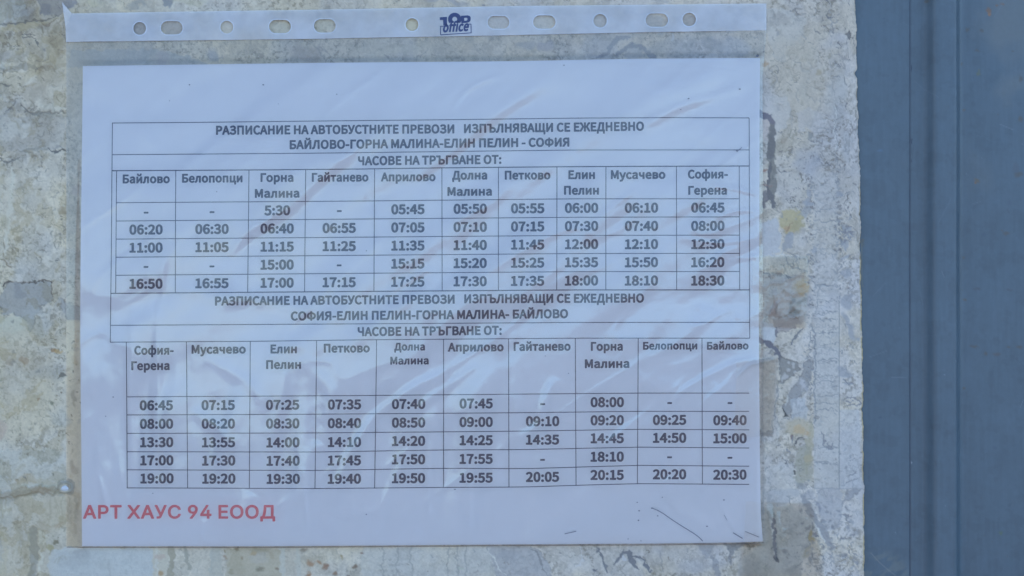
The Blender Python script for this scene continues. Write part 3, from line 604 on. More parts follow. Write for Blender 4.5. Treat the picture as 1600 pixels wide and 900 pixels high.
# dried glue drop with a pale bead
def dome(name, x, y, rx, ry, h0, hh, mat, parent, nr_=8, ns=28):
    vs = [W(x, y, h0 + hh)]; 
    for i in range(1, nr_ + 1):
        r = i / nr_; a = np.linspace(0, 2 * math.pi, ns, endpoint=False)
        vs += list(W(x + rx * r * np.cos(a), y + ry * r * np.sin(a) * (1 + .1 * np.sin(3 * a)), h0 + hh * (1 - r * r) ** .7))
    fs = [[0, 1 + (j + 1) % ns, 1 + j] for j in range(ns)]
    fq = []
    for i in range(nr_ - 1):
        for j in range(ns):
            a, b = 1 + i * ns + j, 1 + i * ns + (j + 1) % ns
            fq.append([a, b, b + ns, a + ns])
    me = bpy.data.meshes.new(name)
    me.from_pydata([tuple(np.array(v) - np.array(parent.location)) for v in vs], [], fs + fq); me.update()
    return link(name, me, mat, parent)
dome('glue_bead', 101.5, 763.5, 6.5, 5.0, -.2, 3.2, M_glue, board)

# ------------------------------------------------------------------ blue steel sheet with its pressed rib
prof = [(-1500, -5.2), (1300, -5.2), (1421.6, -5.2), (1422.6, -5.8), (1423.0, -7.6), (1424.4, -7.6), (1425.0, -7.4), (1426.5, -7.0), (1444, -7.2), (1445, -6.0), (1449, -1.5), (1456, 11.0), (1459.5, 14.0), (1463, 14.4), (1466, 14.8),
        (1486, 14.8), (1489.5, 14.0), (1492.5, 10.5), (1497.5, 0.5), (1501, -5.0), (1506, -7.1), (1512, -7.7), (1660, -7.7)]
px_ = np.array([q[0] for q in prof], float); ph_ = np.array([q[1] for q in prof], float)
sxs = np.unique(np.concatenate([np.arange(1330, 1421, 1.5), np.arange(1420.5, 1428, .35), np.arange(1428, 1515, 1.0), np.arange(1515, 1660, 1.5)]))
sys_ = np.arange(-40, 941, 1.8)
bx, by = sxs, sys_; NX, NY = len(bx), len(by)
X, Y = np.meshgrid(bx, by)
Hs = np.interp(X, px_, ph_)
kk = np.array([.25, .5, .25])
for _ in range(3):
    t = Hs.copy(); t[:, 1:-1] = .25 * Hs[:, :-2] + .5 * Hs[:, 1:-1] + .25 * Hs[:, 2:]
    Hs = np.where((X > 1430) & (X < 1515), t, Hs)
Hs += (fbm(X, Y, 170, 3, 40) - .5) * 2.0 + (fbm(X, Y, 45, 3, 43) - .5) * .5
sx_edge = .6 * (fbm(Y, Y * 0, 40, 3, 44) - .5) * (np.abs(X - 1423) < 4)
wear = np.zeros((NY, NX, 3)); SB = np.array([0.088, 0.133, 0.168])
wear[:] = SB
wear *= (1 + .10 * (fbm(X, Y, 70, 5, 41, .6) - .5) + .07 * (fbm(X, Y, 8, 4, 42) - .5) + .10 * (fbm(X * 3, Y * .25, 12, 3, 45) - .5) - .07 * ss(.62, .7, fbm(X, Y, 22, 4, 47, .6)))[..., None]
gr = ss(.45, .8, fbm(X, Y, 90, 4, 46)) * ss(1490, 1560, X) * (1 - ss(150, 420, Y)); wear = wear * (1 - .75 * gr[..., None]) + .75 * gr[..., None] * np.array([.15, .18, .19])
def sspot(x, y, rx, ry, c, a=.8, soft=.5, dh=0):
    u = (X - x + 3 * (fbm(X, Y, 5, 2, 50) - .5)) / rx; v = (Y - y + 3 * (fbm(X, Y, 5, 2, 51) - .5)) / ry
    q = np.hypot(u, v)
    m = (1 - ss(1 - soft, 1 + soft, q)) * a
    wear[:] = wear * (1 - m[..., None]) + np.asarray(c) * m[..., None]
    Hs[:] += m * dh
R1 = (.22, .12, .06); R2 = (.10, .10, .09); G1 = (.13, .15, .10)
for q in [(1547, 14, 4, 4.5, R1), (1549, 20, 2.5, 3, (.34, .16, .06)), (1568, 5, 3, 2, R1), (1560, 7, 2, 1.5, R1), (1514, 45, 3, 3.6, R2), (1536, 45.5, 2.2, 2.4, R2), (1523, 54, 4, 6, (.10, .14, .17)), (1530, 78, 3, 1.8, R2),
          (1504, 98, 1.8, 3, R2), (1533, 108, 2, 3, G1), (1532, 114, 3, 3.2, G1), (1509, 171, 2.5, 1.6, (.13, .11, .09)), (1562, 179, 1.8, 1.4, R2), (1585, 78, 2.2, 1.5, R2), (1598, 122, 3, 5, R2), (1597, 186, 3, 4, R2),
          (1528, 282, 4, 3.2, (.15, .12, .08)), (1526, 285, 2, 1.5, R1), (1594, 272, 6, 4, R2), (1590, 262, 5, 9, (.09, .12, .15)), (1579, 318, 3, 5, (.08, .12, .16)), (1578, 330, 2, 4, (.08, .11, .14)), (1576, 364, 5, 2.5, R2), (1568, 361, 3, 1.4, R2),
          (1540, 366, 3, 3, (.07, .11, .15)), (1508, 403, 2, 1.8, R2), (1529, 452, 6, 2, (.08, .1, .12)), (1580, 453, 5, 2, (.08, .1, .12)), (1510, 468, 3, 2.2, (.12, .10, .08)), (1521, 541, 4, 1.8, R2), (1527, 542, 4, 2, R2), (1542, 553, 2.5, 2.2, R2),
          (1560, 554, 6, 2.6, (.10, .10, .10)), (1580, 543, 2.6, 1.8, R2), (1595, 543, 5, 2, R2), (1592, 562, 2, 3, (.07, .1, .13)), (1508, 607, 2.8, 1.8, R2), (1376, 653, 3, 2.4, (.06, .10, .14)), (1362, 338, 2, 2, (.08, .12, .16)), (1382, 27, 2, 2, (.07, .11, .15)),
          (1400, 125, 2, 1.6, (.07, .11, .15)), (1348, 376, 4, 3.2, (.12, .12, .10)), (1350, 383, 3, 4, (.10, .12, .12)), (1449, 2, 3, 2.2, (.09, .09, .07)), (1566, 835, 2.2, 3.2, (.10, .15, .10)), (1581, 790, 2, 3, (.07, .11, .14)), (1556, 700, 3, 3, (.08, .12, .16)),
          (1426, 106, 1.8, 4, (.03, .05, .08)), (1426, 220, 1.6, 4, (.03, .05, .08)), (1425.5, 724, 1.5, 1.5, (.3, .34, .38)), (1425.5, 250, 1.5, 3, (.04, .06, .09)), (1376, 235, 6, 1.4, (.095, .16, .23))]:
    sspot(*q)
rs2 = np.random.RandomState(8)
for _ in range(46):
    sspot(rs2.uniform(1345, 1610), rs2.uniform(0, 900), rs2.uniform(.7, 1.5), rs2.uniform(.7, 1.5), [R2, (.07, .11, .15), (.2, .26, .31)][rs2.randint(3)], rs2.uniform(.2, .6))
# rubbed greenish patch at the foot of the sheet beside the board
gp = (1 - ss(.8, 1.2, np.hypot((X - 1378) / 44, (Y - 905) / 42))) * ss(.35, .6, fbm(X + Y, Y, 16, 3, 52)); wear = wear * (1 - .45 * gp[..., None]) + .45 * gp[..., None] * np.array([.17, .2, .19])
for _ in range(22):
    x0 = rs2.uniform(1350, 1600); y0 = rs2.uniform(0, 880); a0 = rs2.uniform(0, 6.3); L_ = rs2.uniform(8, 45)
    d_, _t = seg_dist(X, Y, [(x0, y0), (x0 + L_ * math.cos(a0), y0 + L_ * math.sin(a0))]); m_ = (1 - ss(.2, 1.1, d_)) * rs2.uniform(.12, .4)
    wear = wear * (1 - m_[..., None]) + m_[..., None] * np.array([.2, .25, .3] if rs2.rand() < .6 else [.06, .09, .12])
d_, _t = seg_dist(X, Y, smooth_line([(1362, 865), (1378, 882), (1400, 900)])); m_ = (1 - ss(.3, 1.2, d_)) * .4; wear = wear * (1 - m_[..., None]) + m_[..., None] * np.array([.25, .27, .26])
d_, _t = seg_dist(X, Y, smooth_line([(1348.5, 380), (1347.5, 420), (1349, 448)])); m_ = (1 - ss(.3, 1.2, d_)) * .6; wear = wear * (1 - m_[..., None]) + m_[..., None] * np.array([.2, .2, .15])
d_, _t = seg_dist(X, Y, [(1423.8, -40), (1423.8, 941)]); m_ = (1 - ss(.9, 1.9, d_)) * (.55 + .4 * fbm(X, Y, 30, 3, 53)); wear = wear * (1 - m_[..., None]) + m_[..., None] * np.array([.06, .085, .12])  # groove shade painted as a dark line along the shallow lap joint
steel = empty('steel_panel', (0.0, 0.01, -1.45))
tag(steel, 'blue painted steel sheet with a pressed vertical rib and small rust specks', 'metal panel')
loc = np.array(steel.location)
SV = W(X, Y, Hs)
lap = X[0] <= 1423.2
jl = np.nonzero(lap)[0]; jr = np.nonzero(~lap)[0]; jr = np.r_[jl[-1], jr]
def sub(jj): return SV[:, jj].reshape(-1, 3) - loc, wear[:, jj].reshape(-1, 3), grid_faces(NY, len(jj))
for nm, jj, xfar in (('lapped_sheet', jl, -1), ('ribbed_sheet', jr, 1)):
    v, c, f = sub(jj)
    # unseen continuation of the sheet, sized to shade the ground the sleeve reflects
    hb = -5.4 if xfar < 0 else -7.7
    def q4(x0, y0, x1, y1, h):
        global v, c, f
        f = np.vstack([f, [[len(v) + 0, len(v) + 1, len(v) + 2, len(v) + 3]]])
        v = np.vstack([v, W([x0, x0, x1, x1], [y0, y1, y1, y0], [h] * 4) - loc]); c = np.vstack([c, np.tile(SB, (4, 1))])
    if xfar < 0:
        q4(-9000, -16000, 1331, 5620, hb - .4); q4(1331, -16000, 1423, -39, hb); q4(1331, 939, 1423, 5620, hb)
    else:
        q4(1658, -16000, 44000, 5620, hb)
        for (xa, ha), (xb, hb2) in zip(prof[4:-1], prof[5:]):
            for ya, yb in ((-16000, -38), (938, 5620)):
                f = np.vstack([f, [[len(v) + 0, len(v) + 1, len(v) + 2, len(v) + 3]]])
                v = np.vstack([v, W([xa, xa, xb, xb], [ya, yb, yb, ya], [ha, ha, hb2, hb2]) - loc]); c = np.vstack([c, np.tile(SB, (4, 1))])
    link(nm, mesh_arrays(nm, v, f, c), M_steel, steel)

# ------------------------------------------------------------------ the sheet of paper
def paperH(x, y):
    h = 2.6 + 1.3 * (fbm(x, y, 300, 2, 60) - .5) + .5 * (fbm(x, y, 110, 2, 61) - .5)
    h = h + .9 * np.exp(-((x - 900) / 150) ** 2) * ss(560, 800, y) * np.sin((x - 700) / 60)
    return h
def edge_top(x): return np.interp(x, [126, 130, 300, 500, 800, 1000, 1187, 1195], [103.6, 103.5, 101.2, 98.6, 96, 92.2, 91, 91])
def edge_bot(x): return np.interp(x, [126, 400, 600, 800, 1000, 1150, 1192], [853, 853, 851.8, 850, 849, 847, 845.5])
def edge_lft(y): return np.interp(y, [95, 103, 300, 430, 520, 650, 853], [130.2, 130, 128, 126.6, 126, 127, 129])
def edge_rgt(y): return np.interp(y, [90, 160, 360, 500, 700, 800, 846], [1187, 1186.3, 1186, 1185.2, 1186.5, 1188, 1191.5])
def sheet_grid(nx, ny, fl, fr_, ft, fb):
    u, v = np.meshgrid(np.linspace(0, 1, nx), np.linspace(0, 1, ny))
    y = lerp(100, 850, v); x = lerp(fl(y), fr_(y), u)
    for _ in range(3):
        y = lerp(ft(x), fb(x), v); x = lerp(fl(y), fr_(y), u)
    return x, y
paper = empty('timetable_sheet', W(658, 853, 0))
tag(paper, 'white paper bus timetable printed in Cyrillic, held inside the clear sleeve', 'timetable')
ploc = np.array(paper.location)
x, y = sheet_grid(265, 190, edge_lft, edge_rgt, edge_top, edge_bot)
link('paper', mesh_arrays('paper', W(x, y, paperH(x, y)) - ploc, grid_faces(190, 265)), M_paper, paper)

# printed rules
def ribbon(P, w, up, hf):
    P = np.asarray(P, float); n = max(2, int(np.hypot(*(P[-1] - P[0])) / 8))
    L = np.r_[0, np.cumsum(np.hypot(*np.diff(P, axis=0).T))]; s = np.linspace(0, L[-1], n)
    q = np.stack([np.interp(s, L, P[:, 0]), np.interp(s, L, P[:, 1])], -1)
    t = np.gradient(q, axis=0); t /= np.hypot(t[:, 0], t[:, 1])[:, None]
    nn = np.stack([-t[:, 1], t[:, 0]], -1) * w / 2
    a, b = q - nn, q + nn
    pts = np.vstack([a, b]); k = np.arange(n - 1)
    f = np.stack([k, k + n, k + n + 1, k + 1], -1)
    return W(pts[:, 0], pts[:, 1], hf(pts[:, 0], pts[:, 1]) + up), f
class Acc:
    def __init__(s): s.v = []; s.f = []; s.n = 0
    def add(s, v, f):
        s.v.append(np.asarray(v)); s.f += [tuple(int(i) + s.n for i in q) for q in f]; s.n += len(v)
    def build(s, name, mat, parent):
        v = np.vstack(s.v) - np.array(parent.location if parent.parent is None else parent.parent.location)
        me = bpy.data.meshes.new(name); me.from_pydata(v.tolist(), [], s.f); me.update()
        return link(name, me, mat, parent, smooth=False)

XS = [176, 300, 500, 560, 700, 800, 900, 1000, 1170]
def ln(*p): return lambda xx: np.interp(xx, [q[0] for q in p], [q[1] for q in p])
top1 = ln((176, 192.5), (300, 191.6), (500, 189.4), (700, 187.4), (900, 184.9), (1040, 184.2), (1170, 184.6))
t1b = ln((176, 242), (400, 240.4), (560, 238.9), (700, 237), (900, 234.6), (1170, 234.5))
t1c = ln((176, 267), (400, 265.8), (560, 264.4), (700, 262.4), (900, 260.6), (1170, 259.6))
rows1 = [t1c, ln((182, 317), (560, 314.3), (900, 310.8), (1155, 310.8)), ln((182, 345.5), (560, 342.4), (900, 339.6), (1155, 339)), ln((182, 373.8), (560, 370.7), (900, 367.9), (1155, 367.5)),
         ln((182, 402), (560, 399), (900, 396.2), (1155, 396)), ln((182, 430.2), (560, 427.1), (900, 424.5), (1155, 424.3)), ln((173, 458.4), (560, 455.4), (900, 453), (1171, 453))]
t2b = ln((173, 508.3), (560, 506), (900, 503.8), (1171, 503.6)); t2c = ln((173, 534.6), (400, 533.2), (560, 531), (900, 528.3), (1171, 528.3))
rows2 = [t2c, ln((198, 620), (560, 617.9), (820, 615.6), (1000, 614), (1170, 614)), ln((198, 648.2), (500, 647), (690, 645.6), (820, 644.6), (997, 642.5), (1170, 642.5)),
         ln((198, 677), (500, 676.2), (690, 674.6), (820, 673.3), (997, 670.6), (1170, 671.3)), ln((198, 705.6), (500, 706), (690, 702.8), (820, 702.2), (997, 698.4), (1170, 699.6)),
         ln((198, 733.8), (500, 734.8), (690, 731.4), (820, 732), (997, 726.8), (1170, 728)), ln((199, 762), (500, 763), (690, 761.3), (820, 760.6), (900, 758), (997, 755.4), (1170, 756.3))]
rul = Acc()
def hline(fn, x0, x1, w=1.25):
    xs = np.linspace(x0, x1, 24); rul.add(*ribbon(np.stack([xs, fn(xs)], -1), w, .10, paperH))
def vline(P, w=1.2): rul.add(*ribbon(P, w, .13, paperH))
hline(top1, 176, 1170); hline(t1b, 176, 1170); hline(t1c, 176, 1170, 1.6); hline(rows1[6], 173.5, 1171, 1.6); hline(t2b, 173, 1171); hline(t2c, 173, 1171)
for r in rows1[1:6]: hline(r, 182, 1155)
for r in rows2[1:]: hline(r, 198.5, 1170)
vline([(176.3, 192.5), (175, 380), (174, 458), (173, 534.6)]); vline([(1170, 184.6), (1170.6, 350), (1171, 528.3)])
c1t = [183, 275.3, 389.6, 478, 585.6, 690.6, 778.8, 870.2, 946.6, 1056.6, 1154.6]; c1b = [181.6, 274.7, 387.5, 476.2, 584.5, 691, 778.7, 869.8, 946.4, 1057, 1155.4]
for a, b in zip(c1t, c1b): vline([(a, float(t1c(a))), ((a + b) / 2, 360), (b, float(rows1[6](b)))])
c2t = [198, 292, 391.5, 495, 588.7, 693.2, 794.6, 898.8, 997, 1096.5]; c2b = [199.4, 293.7, 390, 492.5, 585.6, 693.2, 795.3, 900, 995.7, 1097]
for a, b in zip(c2t, c2b): vline([(a, float(t2c(a))), (.55 * a + .45 * b, 640), (b, float(rows2[6](b)))])
rul.build('table_rules', M_ink, paper)

